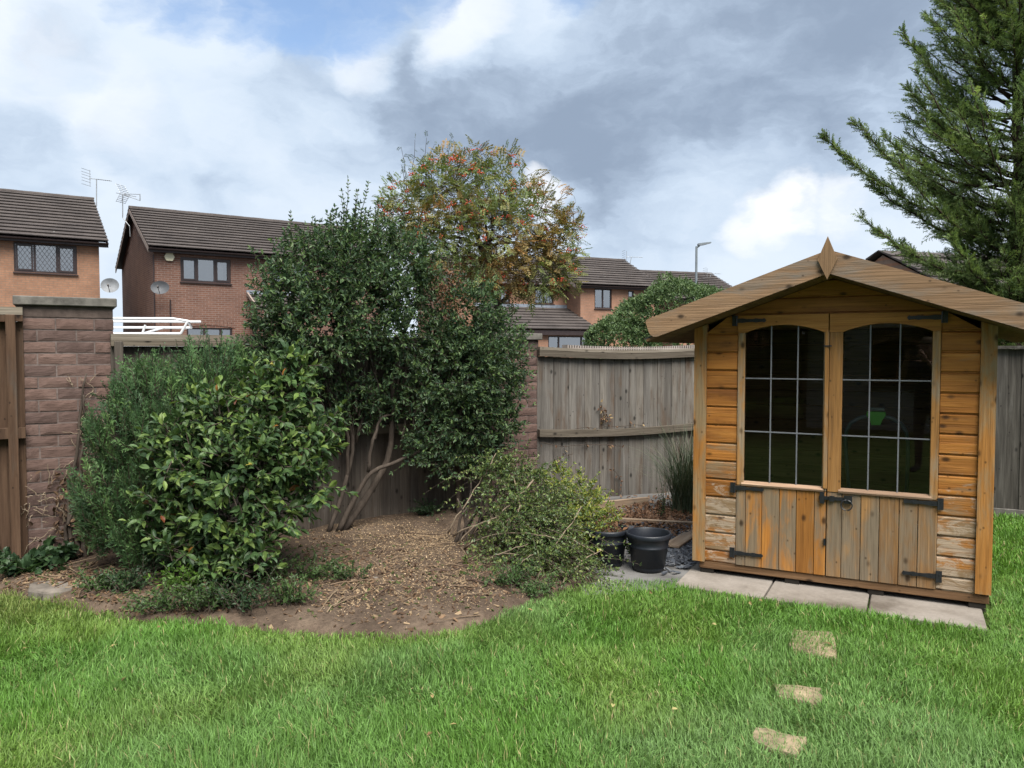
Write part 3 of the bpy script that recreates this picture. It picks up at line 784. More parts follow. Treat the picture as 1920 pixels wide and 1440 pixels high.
def wall_mesh(W, H, holes, th=.22):
    """a wall in the local x-z plane (front at y=0) with real openings"""
    xs = sorted({0, W} | {x for h in holes for x in h[:2]}); zs = sorted({-.2, H} | {z for h in holes for z in h[2:]})
    g = Geo()
    for x0, x1 in zip(xs[:-1], xs[1:]):
        for z0, z1 in zip(zs[:-1], zs[1:]):
            cx, cz = (x0 + x1) / 2, (z0 + z1) / 2
            if any(h[0] < cx < h[1] and h[2] < cz < h[3] for h in holes): continue
            g.add([(x0, 0, z0), (x1, 0, z0), (x1, 0, z1), (x0, 0, z1)], [[[0, 1, 2, 3]]])
            g.add([(x0, th, z0), (x1, th, z0), (x1, th, z1), (x0, th, z1)], [[[3, 2, 1, 0]]])
    for a, b, c_, d in holes:
        g.add([(a, 0, c_), (b, 0, c_), (b, 0, d), (a, 0, d), (a, th, c_), (b, th, c_), (b, th, d), (a, th, d)], [[[0, 4, 5, 1], [1, 5, 6, 2], [2, 6, 7, 3], [3, 7, 4, 0]]])
    return g
def window(parent, rect_, muls, lattice=False, curtains=(), frame=PVC, fw=.06, openers=(), name='window'):
    a, b, c_, d = rect_; W, H = b - a, d - c_
    g = Geo(); y0, y1 = .035, .10
    g.box((W / 2, (y0 + y1) / 2, fw / 2), (W, y1 - y0, fw)); g.box((W / 2, (y0 + y1) / 2, H - fw / 2), (W, y1 - y0, fw))
    xs = [fw / 2] + list(muls) + [W - fw / 2]
    for x in xs: g.box((x, (y0 + y1) / 2, H / 2), (fw * (1.0 if x in (xs[0], xs[-1]) else 1.15), y1 - y0 - .004, H - 2 * fw))
    for (p, q) in openers:                                     # sash frames stand proud
        for x in (p + .03, q - .03): g.box((x, y0 + .0, H / 2), (.05, .03, H - 2 * fw - .002))
        for z in (fw + .025, H - fw - .025): g.box(((p + q) / 2, y0 + .0, z), (q - p - .11, .03, .05))
    g.box((W / 2, .0, -.03), (W + .06, .14, .035))
    w = g.build(name, frame, parent, loc=(a, 0, c_))
    for x0, x1 in zip(xs[:-1], xs[1:]):
        p = Geo(); p.add([(x0, .075, fw), (x1, .075, fw), (x1, .075, H - fw), (x0, .075, H - fw)], [[[0, 1, 2, 3]]])
        p.build('pane', WGLASS, w)
        if lattice:
            l = Geo(); sp = .13; ww = x1 - x0 - .05; hh = H - 2 * fw
            for k in range(-20, 20):
                for s in (1, -1):
                    # clip diagonal x = x0' + s*(z/1.45) + k*sp
                    zs_ = np.linspace(0, hh, 40); xx = (k * sp + s * zs_ / 1.5); ok = (xx >= 0) & (xx <= ww)
                    if ok.sum() > 2:
                        zz = zs_[ok]; xv = xx[ok]
                        l.tube([(x0 + .025 + xv[0], .071, fw + zz[0]), (x0 + .025 + xv[-1], .071, fw + zz[-1])], .006, 3)
            l.build('lead_lattice', PVC, w, kind='stuff')
    for (p, q, kind) in curtains:
        cg = Geo(); n = max(6, int((q - p) / .035)); xx = np.linspace(p, q, n)
        yy = .20 + (.03 * np.sin(np.arange(n) * (2.2 if kind == 'c' else np.pi)))
        V = np.r_[np.c_[xx, yy, np.full(n, fw)], np.c_[xx, yy, np.full(n, H - fw)]]; i = np.arange(n - 1)
        cg.add(V, [np.stack([i, i + 1, i + 1 + n, i + n], -1)]); cg.build('curtain' if kind == 'c' else 'blind', CURTAIN, w)
    return w
def tile_slope(name, parent, x0, x1, y0, z0, y1, z1, gauge=.34, th=.032, mat=None, each=False):
    """courses of tiles from the eave (y0,z0) up to the ridge (y1,z1), each lapping the one below"""
    L_ = math.hypot(y1 - y0, z1 - z0); n = int(round(L_ / gauge)); dy, dz = (y1 - y0) / n, (z1 - z0) / n
    ny, nz = -dz * n / L_, dy * n / L_
    if nz < 0: ny, nz = -ny, -nz
    g = Geo(); out = []
    for k in range(n):
        ya, za = y0 + dy * k, z0 + dz * k; yb, zb = y0 + dy * (k + 1.12), z0 + dz * (k + 1.12)
        if k == n - 1: yb, zb = y1, z1
        o = .065 if not each else .05
        V = [(x0, ya + ny * o, za + nz * o), (x1, ya + ny * o, za + nz * o), (x1, yb + ny * .008, zb + nz * .008), (x0, yb + ny * .008, zb + nz * .008),
             (x0, ya + ny * (o - th), za + nz * (o - th)), (x1, ya + ny * (o - th), za + nz * (o - th)), (x1, yb - ny * .012, zb - nz * .012), (x0, yb - ny * .012, zb - nz * .012)]
        q = [[0, 1, 2, 3], [4, 7, 6, 5], [0, 4, 5, 1], [0, 3, 7, 4], [1, 5, 6, 2]]
        if each: Geo().add(V, [q]).build(name, mat or TILEM, parent)
        else: g.add(V, [q])
    if not each: return g.build(name, mat or TILEM, parent, kind='stuff')
def house(loc, ang, W, D_, eave, ridge, bricks, label, windows=(), ov=.28, vx=(.22, .22), gutter=True, cat='house', xoff=0):
    root = empty('house', (loc[0], loc[1], 0), ang); tag(root, label, cat, 'houses beyond the boundary')
    holes = [w['r'] for w in windows]
    wall_mesh(W, eave - .02, holes).build('front_wall', bricks[0], root)
    for x in (0, W):
        g = Geo(); s = .004 if x == 0 else -.004
        g.add([(x + s, .0, -.2), (x + s, D_, -.2), (x + s, D_, eave - .02), (x + s, D_ / 2, ridge - .08), (x + s, .0, eave - .02)], [[[0, 4, 3, 2, 1]] if x == 0 else [[0, 1, 2, 3, 4]]])
        g.build('gable_wall', bricks[1], root)
    g = Geo(); g.add([(0, D_, -.2), (W, D_, -.2), (W, D_, eave), (0, D_, eave)], [[[0, 3, 2, 1]]]); g.build('rear_wall', bricks[0], root)
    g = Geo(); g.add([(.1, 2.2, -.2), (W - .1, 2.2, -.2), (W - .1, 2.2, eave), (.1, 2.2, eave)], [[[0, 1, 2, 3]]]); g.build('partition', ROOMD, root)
    sl = (ridge - eave) / (D_ / 2)
    ze = eave - sl * ov + .05
    rf = Geo(); x0, x1 = -vx[0], W + vx[1]
    rf.add([(x0 + .01, -ov, ze - .02), (x1 - .01, -ov, ze - .02), (x1 - .01, D_ / 2, ridge + .02), (x0 + .01, D_ / 2, ridge + .02), (x0 + .01, D_ + ov, ze - .02), (x1 - .01, D_ + ov, ze - .02)], [[[0, 1, 2, 3], [3, 2, 5, 4]]])
    roof = rf.build('roof', FASCIA, root)
    tile_slope('tile_courses', roof, x0, x1, -ov - .05, ze, D_ / 2, ridge + .05)
    tile_slope('tile_courses', roof, x0, x1, D_ + ov + .05, ze, D_ / 2, ridge + .05)
    rg = Geo(); L_ = x1 - x0; nr = int(L_ / .42)
    for k in range(nr):
        a = x0 + L_ * k / nr; b = a + L_ / nr + .02
        th = np.linspace(0, np.pi, 6); rr = .115 + .006 * (k % 2)
        V = np.r_[np.c_[np.full(6, a), D_ / 2 + rr * np.cos(th), ridge + .03 + rr * .75 * np.sin(th)], np.c_[np.full(6, b), D_ / 2 + rr * np.cos(th), ridge + .03 + rr * .75 * np.sin(th)]]
        i = np.arange(5); rg.add(V, [np.stack([i, i + 6, i + 7, i + 1], -1)])
    rg.build('ridge_tiles', TILEM, roof, kind='stuff')
    g = Geo(); g.box((W / 2, -ov + .02, ze - .10), (W + vx[0] + vx[1] - .02, .025, .14)); g.add([(x0 + .02, -ov + .03, ze - .165), (x1 - .02, -ov + .03, ze - .165), (x1 - .02, 0.0, ze - .165), (x0 + .02, 0.0, ze - .165)], [[[0, 1, 2, 3]]])
    g.build('fascia', FASCIA, roof)
    if gutter:
        gt = Geo(); th = np.linspace(np.pi, 2 * np.pi, 6)
        V = np.r_[np.c_[np.full(6, x0), -ov - .06 + .055 * np.cos(th), ze - .05 + .055 * np.sin(th)], np.c_[np.full(6, x1), -ov - .06 + .055 * np.cos(th), ze - .05 + .055 * np.sin(th)]]
        i = np.arange(5); gt.add(V, [np.stack([i, i + 6, i + 7, i + 1], -1)]); gt.build('gutter', FASCIA, root)
    for xx in (x0, x1):
        for sy in (0, 1):
            yy0 = -ov if sy == 0 else D_ + ov
            V = [(xx, yy0, ze - .20), (xx, D_ / 2, ridge - .16), (xx, D_ / 2, ridge - .005), (xx, yy0, ze - .02)]; V2 = [(xx + (.03 if xx == x0 else -.03), b, c_) for _, b, c_ in V]
            Geo().add(V + V2, [[[0, 1, 2, 3], [7, 6, 5, 4], [0, 4, 5, 1], [3, 2, 6, 7]]]).build('verge_board', VERGE if (xx == x0) else FASCIA, root)
    for w in windows:
        window(root, w['r'], w.get('m', ()), w.get('lat', False), w.get('cur', ()), openers=w.get('op', ()))
    return root
def facade(loc, ang):
    o = np.array([*loc, 0.0]); d = np.array([math.cos(ang), math.sin(ang), 0]); n = np.array([-d[1], d[0], 0])
    def f(u, v):
        r = ray(u, v); c0 = np.array([0, 0, CAM_H]); t = ((o - c0) @ n) / (r @ n); p = c0 + r * t
        return (p - o) @ d, p[2]
    return f
def rpx(f, u0, v0, u1, v1):
    s0, h1 = f(u0, v0); s1, h0 = f(u1, v1); return (s0, s1, h0, h1)
# house B: red-brown brick, gable towards us
angB = R(34); locB = (-12.5, 27.0); fB = facade(locB, angB)
wB = rpx(fB, 338, 481, 433, 532); wW = wB[1] - wB[0]
wBl = rpx(fB, 350, 614, 436, 640); wB2 = (wB[1] + 1.45, wB[1] + 3.0, wB[2], wB[3])
hB = house(locB, angB, 8.6, 8.0, 5.32, 7.18, BR_B, 'dark red-brown brick house with alarm box, its gable end showing on the left',
      [dict(r=wB, m=(wW * .33, wW * .68), cur=((.08, wW * .31, 'b'), (wW * .72, wW * .86, 'c')), op=((.06, wW * .31), (wW * .70, wW - .06))),
       dict(r=(wBl[0], wBl[1], wBl[3] - 1.1, wBl[3]), m=(wW * .35, wW * .68), cur=((.08, wW - .08, 'c'),)), dict(r=wB2, m=(.75,))])
g = Geo(); n = 13                                             # soldier arch over the lower window
a0, a1, zt = wBl[0] - .1, wBl[1] + .1, wBl[3]
for k in range(n):
    x = a0 + (a1 - a0) * (k + .5) / n; t = (k + .5) / n * 2 - 1
    g.box((x, -.006, zt + .10 + .09 * (1 - t * t)), ((a1 - a0) / n - .012, .03, .2))
g.build('arch_bricks', BR_B[0], hB, kind='stuff')
# porch lean-to on house B
pf = fB(462, 548); 
g = Geo(); pr = empty('porch'); pr.parent = hB; pr.location = (pf[0], 0, 0)
tile_slope('tile_courses', pr, 0, 2.4, -1.2, pf[1] - .62, -.02, pf[1] - .06)
Geo().add([(0.0, -1.2, pf[1] - .66), (.06, -1.2, pf[1] - .66), (.06, 0, pf[1] - .1), (0, 0, pf[1] - .1), (0, -1.2, pf[1] - .54), (.06, -1.2, pf[1] - .54), (.06, 0, pf[1] + .02), (0, 0, pf[1] + .02)], [[[0, 3, 2, 1], [4, 5, 6, 7], [0, 4, 7, 3], [1, 2, 6, 5], [0, 1, 5, 4]]]).build('verge_board', VERGE, pr)
Geo().box((1.2, -.02, pf[1] + .0), (2.4, .03, .16)).build('flashing', PVERGE, pr)
g = Geo(); g.add([(0.1, -1.1, -.2), (2.3, -1.1, -.2), (2.3, -1.1, pf[1] - .62), (.1, -1.1, pf[1] - .62), (.1, 0, -.2), (.1, 0, pf[1] - .1), (2.3, 0, -.2), (2.3, 0, pf[1] - .1)], [[[0, 1, 2, 3], [0, 3, 5, 4], [1, 6, 7, 2]]]); g.build('wall', BR_B[0], pr)
for u in (289, 319):
    s, h = fB(u, 560); Geo().tube([(s, -.035, 0), (s, -.035, 5.0 if u > 300 and False else (5.0 if u < 300 else 3.45))], .022, 6).build('downpipe', FASCIA, hB)
# house A: orange brick, at the left edge
angA = R(34); dA = np.array([math.cos(angA), math.sin(angA)]); cA = np.array([-14.3, 26.8]); locA = tuple(cA - dA * 10.5); fA = facade(locA, angA)
wA = rpx(fA, 25, 453, 145, 515); wWA = wA[1] - wA[0]
house(locA, angA, 10.5, 8.0, 5.48, 7.5, BR_A, 'orange brick house at the left edge with a lattice window',
      [dict(r=wA, m=(wWA * .325, wWA * .68), lat=True, op=((.06, wWA * .30), (wWA * .70, wWA - .06)), cur=((wWA * .06, wWA * .22, 'c'),))], vx=(.22, .26))
# house C: buff-orange brick, further right
angC = R(24); locC = (3.46, 39.0); fC = facade(locC, angC)
wC = rpx(fC, 1115, 541, 1147, 579); wC2 = rpx(fC, 1178, 545, 1186, 558)
hC = house(locC, angC, 4.6, 7.0, 5.08, 6.78, BR_C, 'buff-orange brick house with a small two-light window, left of the round hedge',
      [dict(r=wC, m=((wC[1] - wC[0]) * .5,)), dict(r=(wC2[0], wC2[0] + .35, wC2[2], wC2[3]), m=())], vx=(.45, .2))
dC = np.array([math.cos(angC), math.sin(angC)]); nC = np.array([-dC[1], dC[0]])
locC2 = tuple(np.array(locC) + nC * 1.5 - dC * 6.4); fC2 = facade(locC2, angC)
wD = rpx(fC2, 1003, 540, 1038, 570); wD2 = rpx(fC2, 938, 540, 956, 568)
hC2 = house(locC2, angC, 6.38, 5.5, 5.08, 6.60, BR_C, 'buff-orange brick house wing with lean-to tiled roof, partly hidden by the rowan tree',
      [dict(r=wD, m=((wD[1] - wD[0]) * .5,), cur=((.1, .5, 'c'),)), dict(r=wD2, m=(), cur=((.1, .3, 'c'),))], vx=(.2, -.05))
s0, ht = fC2(1062, 578)
lt_ = empty('lean_to'); lt_.parent = hC2; lt_.location = (0, 0, 0)
X0, X1 = s0 - 5.2, s0 + .08
tile_slope('tile_courses', lt_, X0, X1, -3.2, ht - 1.22, -.02, ht, gauge=.42, th=.045)
Geo().box(((X0 + X1) / 2, -.03, ht + .08), (X1 - X0, .03, .16)).build('flashing', PVERGE, lt_)
wl = (X1 - 2.6, X1 - .25, ht - 2.4, ht - 1.52)
g = wall_mesh(X1 - X0, ht - 1.25, [(wl[0] - X0, wl[1] - X0, wl[2], wl[3])]); g.build('wall', BR_C[0], lt_, loc=(X0, -2.9, 0))
Geo().box(((X0 + X1) / 2, -3.12, ht - 1.37), (X1 - X0, .04, .22)).build('fascia', FASCIA, lt_)
fr = empty('glazing'); fr.parent = lt_; fr.location = (0, -2.9, 0)
ww = window(fr, wl, ((wl[1] - wl[0]) * .25, (wl[1] - wl[0]) * .78), cur=() if False else (), curtains=((.1, wl[1] - wl[0] - .1, 'c'),)) if False else None
bpy.data.objects.remove(fr)
wn = window(lt_, wl, ((wl[1] - wl[0]) * .25, (wl[1] - wl[0]) * .78)); wn.location.y = -2.9
Geo().add([(X1, -2.9, -.2), (X1, 0, -.2), (X1, 0, ht - .05), (X1, -2.9, ht - 1.15)], [[[0, 1, 2, 3]]]).build('side_wall', BR_C[1], lt_)
# house D: the roof behind the round hedge
pD = PX(1205, 508, 47.0); angD = R(20); dD = np.array([math.cos(angD), math.sin(angD)]); nD = np.array([-dD[1], dD[0]])
locD = tuple(pD[:2] - nD * 4.0)
house(locD, angD, 4.6, 8.0, pD[2] - 1.9, pD[2] - .05, BR_C, 'brick house with a lower tiled roof, behind the round hedge', [], vx=(.3, .3))
# neighbour's roof at the right
pE = PX(1655, 470, 17.0); angE = R(16); dE = np.array([math.cos(angE), math.sin(angE)]); nE = np.array([-dE[1], dE[0]])
hE = empty('bungalow', (*(pE[:2] - nE * 3.0), 0), angE); tag(hE, 'low building with a grey tiled roof behind the conifer', 'building')
zr = pE[2]; ze = zr - 1.55
for sy in (0, 1):
    tile_slope('tile_course', hE, -.12, 6.5, (-.3 if sy == 0 else 6.3), ze - .1, 3.0, zr, gauge=.42, th=.05, each=True)
V = [(0, 0, -.2), (6.4, 0, -.2), (6.4, 0, ze), (0, 0, ze), (0, 6, -.2), (6.4, 6, -.2), (6.4, 6, ze), (0, 6, ze), (0, 3, zr - .1), (6.4, 3, zr - .1)]
Geo().add(V, [[[0, 1, 2, 3], [5, 4, 7, 6]], [[0, 3, 8, 7, 4], [1, 5, 6, 9, 2]]]).build('wall', BR_C[0], hE)
Geo().add([(-.1, -.28, ze - .22), (6.45, -.28, ze - .22), (6.45, -.28, ze - .04), (-.1, -.28, ze - .04)], [[[0, 1, 2, 3]]]).build('fascia', FASCIA, hE)
# own house behind the camera, seen only as a reflection in the summerhouse glass
RENDER = plain('cream render', (.55, .53, .48), .9, .1, var=.1)
oc = -SH_N * 6.5 - SH_E * 7.0; ow = empty('house', (*oc, 0), -R(27.5)); tag(ow, 'pale rendered house mirrored in the left summerhouse pane', 'house')
W_ = 9.0
hl = [(.9, 2.3, 3.2, 4.3), (5.2, 6.6, 3.2, 4.3), (3.0, 5.0, -.1, 2.1), (6.2, 7.6, .9, 2.1)]
g = wall_mesh(W_, 5.0, hl); o = g.build('garden_wall', RENDER, ow); o.scale = (1, -1, 1)
for r_ in hl:
    w_ = window(ow, r_, ((r_[1] - r_[0]) * .5,)); w_.scale = (1, -1, 1)
for x in (0, W_): Geo().add([(x, 0, -.2), (x, -6, -.2), (x, -6, 5), (x, -3, 6.6), (x, 0, 5)], [[[0, 1, 2, 3, 4]]]).build('gable_wall', RENDER, ow)
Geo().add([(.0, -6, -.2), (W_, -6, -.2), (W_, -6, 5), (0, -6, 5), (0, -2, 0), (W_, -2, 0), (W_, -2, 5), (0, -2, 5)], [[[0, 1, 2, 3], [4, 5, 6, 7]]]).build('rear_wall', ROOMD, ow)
tile_slope('tile_courses', ow, -.2, W_ + .2, .3, 4.9, -3, 6.6); tile_slope('tile_courses', ow, -.2, W_ + .2, -6.3, 4.9, -3, 6.6)
tile_slope('tile_courses', ow, 1.2, 6.0, 2.5, 2.3, .03, 3.0)
Geo().add([(1.3, 2.4, -.1), (2.2, 2.4, -.1), (2.2, 2.4, 2.28), (1.3, 2.4, 2.28), (1.3, 0, -.1), (1.3, 0, 2.9)], [[[0, 1, 2, 3], [0, 3, 5, 4]]]).build('wall', RENDER, ow)

# ------------------------------------------------------------------ aerials, dishes, alarm box, lamp, roof rack
ALU = plain('weathered aluminium', (.33, .35, .37), .5, .5, metal=.4)
DISHG = plain('grey dish', (.085, .09, .10), .6, .4); DISHL = plain('pale dish', (.22, .23, .245), .6, .4)
def aerial(base, pole, heading, label, kind='x', tilt=0.0):
    base = np.asarray(base, float); r = empty('tv_aerial', base); tag(r, label, 'aerial', 'television aerials on the roofs')
    Geo().tube(np.asarray(pole) - base, .018, 6).build('mast', ALU, r)
    top = np.asarray(pole[-1]) - base; hx = np.array([math.cos(heading) * math.cos(tilt), math.sin(heading) * math.cos(tilt), math.sin(tilt)]); sd = np.array([-math.sin(heading), math.cos(heading), 0]); up = np.array([0, 0, 1.])
    b = Geo(); b.tube([top - hx * .30, top + hx * .62], .013, 5)
    if kind == 'x':
        b.tube([top - hx * .28 - up * .28, top - hx * .28 + up * .32], .01, 4)
    b.build('boom', ALU, r)
    e = Geo()
    if kind == 'x':
        for z in (-.27, -.13, -.02, .10, .2, .32): e.tube([top - hx * .28 + up * z - sd * .26 - hx * .16, top - hx * .28 + up * z + sd * .26 - hx * .16], .008, 4)
        for t in np.arange(.05, .62, .09): e.tube([top + hx * t - sd * .09, top + hx * t + sd * .09], .006, 4)
    else:                                                       # grid reflector
        for sg in (-1, 1):
            for k in range(5):
                o1 = top - hx * (.0 + .05 * k) + hx * .1 + up * sg * (.05 + .07 * k)
                e.tube([o1 - sd * .25, o1 + sd * .25], .009, 4)
            for q in (-.24, 0, .24): e.tube([top + hx * .10 + sd * q, top - hx * .12 + up * sg * .36 + sd * q], .007, 4)
        for q in (-.12, .12):
            e.tube([top + hx * .1 + up * q * .2, top + hx * .8 + up * q], .012, 4)
        e.tube([top + hx * .8 - up * .13, top + hx * .8 + up * .13], .02, 5)
    e.build('elements', ALU, r, kind='stuff')
YA = 30.0
aerial(PX(177, 392, YA), [PX(177, 392, YA), PX(181, 386, YA), PX(181, 336, YA)], R(-8), 'television aerial with stacked bars above the orange brick house', 'x', R(-8))
YB = 30.2
aerial(PX(244, 444, YB), [PX(244, 444, YB), PX(243, 424, YB), PX(230, 408, YB), PX(230, 364, YB)], R(-14), 'grid aerial on a cranked mast at the gable of the dark brick house', 'g', R(-12))
aerial(PX(1181, 496, 41.5), [PX(1181, 496, 41.5), PX(1184, 482, 41.5)], R(10), 'small aerial on the ridge left of the street lamp', 'x', 0)
aerial(PX(1331, 520, 47), [PX(1331, 520, 47), PX(1334, 513, 47)], R(10), 'small aerial on the ridge right of the street lamp', 'x', 0)
def dish(c, face, rx, rz, mat, label, bracket):
    c = np.asarray(c, float); r = empty('satellite_dish', c); tag(r, label, 'satellite dish', 'satellite dishes on the houses')
    f = unit(np.asarray(face, float)); sd = unit(np.cross(f, [0, 0, 1.])); up = np.cross(sd, f)
    g = Geo(); nr, na = 5, 24; V = []
    for i in range(nr + 1):
        t = i / nr
        for k in range(na):
            a = 2 * np.pi * k / na
            V.append(sd * rx * t * math.cos(a) + up * rz * t * math.sin(a) + f * (.10 * t * t - .10))
    i = np.arange(nr)[:, None]; k = np.arange(na)[None]; k2 = (k + 1) % na
    q = np.stack([i * na + k, i * na + k2, (i + 1) * na + k2, (i + 1) * na + k], -1).reshape(-1, 4)
    g.add(V, [q]).build('reflector', mat, r, smooth=True)
    Geo().tube([-up * rz * .9 + f * .0, f * .36 - up * rz * .5], .012, 5).build('feed_arm', FASCIA, r)
    Geo().tube([f * .33 - up * rz * .5, f * .43 - up * rz * .42], .028, 6).build('receiver_head', FASCIA, r)
    Geo().tube([-f * .09, np.asarray(bracket) - c], .015, 5).build('bracket', ALU, r)
cw = np.array([-14.3, 26.8, 3.9])
dish(PX(206, 535, 26.6), (.35, -1, .25), .29, .26, DISHL, 'pale satellite dish at the corner of the orange brick house', (-14.3, 26.85, 3.85))
pB = PX(300, 539, 26.6)
dish(pB, (.25, -1, .28), .30, .24, DISHG, 'dark grey satellite dish on the corner of the dark brick house', (*(np.array(locB) + np.array([math.cos(angB), math.sin(angB)]) * .25), pB[2] - .05))
s, h = fB(317, 482); al = Geo()
hexa = [(.17 * math.cos(a), .13 * math.sin(a)) for a in np.linspace(0, 2 * np.pi, 7)[:-1]]
ab = al.prism([(.17, 0), (.10, .135), (-.10, .135), (-.17, 0), (-.10, -.135), (.10, -.135)], -.08, 0).build('alarm_box', plain('cream plastic', (.62, .58, .42), .5, .4, var=.05))
dB = np.array([math.cos(angB), math.sin(angB)]); pb = np.array(locB) + dB * s + np.array([dB[1], -dB[0]]) * .003
ab.location = (*pb, h); ab.rotation_euler = (0, 0, angB); tag(ab, 'cream hexagonal alarm box beside the upper window', 'alarm box')
# street lamp
YL = 31.0; pl = PX(1306, 462, YL); lamp = empty('street_lamp', (pl[0], YL, -.1)); tag(lamp, 'grey street lamp rising behind the round hedge', 'street lamp')
GALV = plain('galvanised steel', (.20, .23, .25), .5, .5, metal=.3)
hp = pl[2] + .1
Geo().tube([(0, 0, 0), (0, 0, 1.2), (0, 0, 1.21), (0, 0, hp)], [.075, .075, .055, .045], 10).build('column', GALV, lamp)
Geo().tube([(0, 0, hp - .05), (.12, 0, hp + .03)], .035, 8).build('bracket', GALV, lamp)
hd = Geo().prism([(.05, -.03), (.30, -.035), (.58, .0), (.56, .04), (.30, .05), (.06, .05)], -.11, .11).build('lantern', GALV, lamp, loc=(0, 0, hp + .05))
hd.rotation_euler = (0, R(-8), 0)
# van with a white roof rack behind the fence
vpos = PX(352, 640, 12.6); van = empty('van', (vpos[0] - 2.6, 12.3, 0), R(6)); tag(van, 'white van behind the fence, only its tubular roof rack showing', 'van')
VANW = plain('white van paint', (.6, .61, .62), .3, .5, var=.05)
prof = [(0, .35), (0, 1.55), (.08, 1.72), (2.2, 1.76), (2.75, 1.70), (3.45, 1.12), (4.1, .95), (4.25, .6), (4.2, .35)]
Geo().prism([(2.6 - x + .0, z) for x, z in prof], 0, 1.7).build('body', VANW, van)
for x in (1.75, -.85):
    for y in (-.02, 1.52):
        wh = Geo(); th = np.linspace(0, 2 * np.pi, 21); wh.tube([(x, y, .31), (x, y + .2, .31)], .31, 20); wh.build('wheel', IRON, van)
rk = empty('roof_rack', (0, 0, 0)); bpy.data.objects.remove(rk)
g = Geo(); zt, zb = 2.155, 1.90
rkp = lambda u, v, Y: PX(u, v, Y)
x1r = 2.6
def L2(x, y, z): return (x, y, z)
bars = [[(-.9, .05, zb), (2.50, .05, zb)], [(-.9, .05, zt - .01), (2.38, .05, zt - .01), (2.62, .05, zt - .05)], [(2.50, .05, zb), (2.62, .05, zt - .05)], [(2.62, .05, zt - .05), (2.36, 1.1, zb + .13)], [(2.36, 1.1, zb + .13), (-.9, 1.1, zb + .13)], [(-.9, 1.6, zt), (2.38, 1.6, zt)]]
for b in bars: g.tube(b, .021, 7)
for x in (.2, 1.05, 1.9): g.tube([(x, .05, zb), (x + .05, .05, zb + .14)], .018, 6); g.tube([(x, .05, zb), (x, 1.1, zb + .13)], .018, 6)
for x in (-.5, 1.0, 2.3): g.tube([(x, .08, 1.70), (x, .05, zb)], .02, 6)
rr_ = g.build('roof_rack', WHITE, van)
# ------------------------------------------------------------------ plants
OVAL_V = np.array([(0, 0, 0), (.3, -.42, .10), (.68, -.38, .07), (1, 0, -.10), (.68, .38, .07), (.3, .42, .10)], float)
OVAL_F = [np.array([[0, 1, 2, 3], [0, 3, 4, 5]])]
BIG_V = np.array([(0, 0, 0), (.22, -.36, .07), (.5, -.5, .10), (.8, -.30, .03), (1, 0, -.16), (.8, .30, .03), (.5, .5, .10), (.22, .36, .07), (.5, 0, .02)], float)
BIG_F = [np.array([[0, 1, 2, 8], [8, 2, 3, 4], [8, 4, 5, 6], [0, 8, 6, 7]])]
STRIP_V = np.array([(0, -.5, 0), (0, .5, 0), (.55, .42, .02), (.55, -.42, .02), (1, 0, -.03)], float)
STRIP_F = [np.array([[0, 3, 2, 1]]), np.array([[3, 4, 2]])]
FLAT_V = np.array([(0, 0, 0), (.5, -.5, 0), (1, 0, 0), (.5, .5, 0)], float); FLAT_F = [np.array([[0, 1, 2, 3]])]
def frames(d, up):
    d = unit(d); side = np.cross(up, d); bad = np.linalg.norm(side, axis=1) < 1e-3
    side[bad] = np.cross(np.array([1., 0, 0]), d[bad]); side = unit(side); return d, side, np.cross(d, side)
def leaves(g, pos, d, up, L, W, col, T=(OVAL_V, OVAL_F), jit=.12):
    n = len(pos)
    if n == 0: return g
    d, side, nr = frames(np.asarray(d, float), np.asarray(up, float))
    L = np.broadcast_to(np.asarray(L, float), (n,)); W = np.broadcast_to(np.asarray(W, float), (n,))
    V0, F0 = T; k = len(V0)
    V = pos[:, None] + V0[None, :, 0:1] * (L[:, None, None] * d[:, None]) + V0[None, :, 1:2] * (W[:, None, None] * side[:, None]) + V0[None, :, 2:3] * (L[:, None, None] * nr[:, None])
    fs = [(f[None] + (np.arange(n) * k)[:, None, None]).reshape(-1, f.shape[1]) for f in F0]
    col = np.broadcast_to(np.asarray(col, float), (n, 3)) * (1 + rng.normal(0, jit, (n, 1)))
    return g.add(V.reshape(-1, 3), fs, np.repeat(np.clip(col, .003, 1), k, 0))
def rdir(n, up=0.0):
    v = rng.normal(size=(n, 3)); v[:, 2] += up; return unit(v)
def pick(cols, n, p=None):
    cols = np.asarray(cols, float); return cols[rng.choice(len(cols), n, p=p)]
def lobe_points(lobes, n, shell=(.6, 1.0), deep=.72, squash=(1, 1, 1)):
    """points spread in the outer shell of a union of lobes (x,y,z,r); returns points and outward directions"""
    lb = np.asarray(lobes, float); out_p = []; out_d = []; tot = 0
    w = lb[:, 3] ** 2; w = w / w.sum(); sq = np.asarray(squash, float)
    while tot < n:
        k = rng.choice(len(lb), n * 2, p=w); d = rdir(n * 2); r = lb[k, 3] * rng.uniform(shell[0], shell[1], n * 2) ** .7
        bump = .82 + .36 * vnoise((lb[k, :3] + d * lb[k, 3:4]) * 4.5 + 50, 9)
        p = lb[k, :3] + d * sq * (r * bump)[:, None]
        q = (np.linalg.norm((p[:, None] - lb[None, :, :3]) / sq, axis=2) / lb[None, :, 3]).min(1)
        ok = q > deep
        out_p.append(p[ok]); out_d.append(d[ok]); tot += ok.sum()
    return np.concatenate(out_p)[:n], np.concatenate(out_d)[:n]
def shoots(base, d, L, k, sag=0.0):
    """curved shoots: (n,k,3) points"""
    t = np.linspace(0, 1, k)[None, :, None]; L = np.broadcast_to(np.asarray(L, float), (len(base),))
    P = base[:, None] + d[:, None] * (L[:, None, None] * t)
    P[:, :, 2] -= (sag * L)[:, None] * t[:, :, 0] ** 2 if not np.isscalar(sag) else sag * L[:, None] * t[:, :, 0] ** 2
    return P
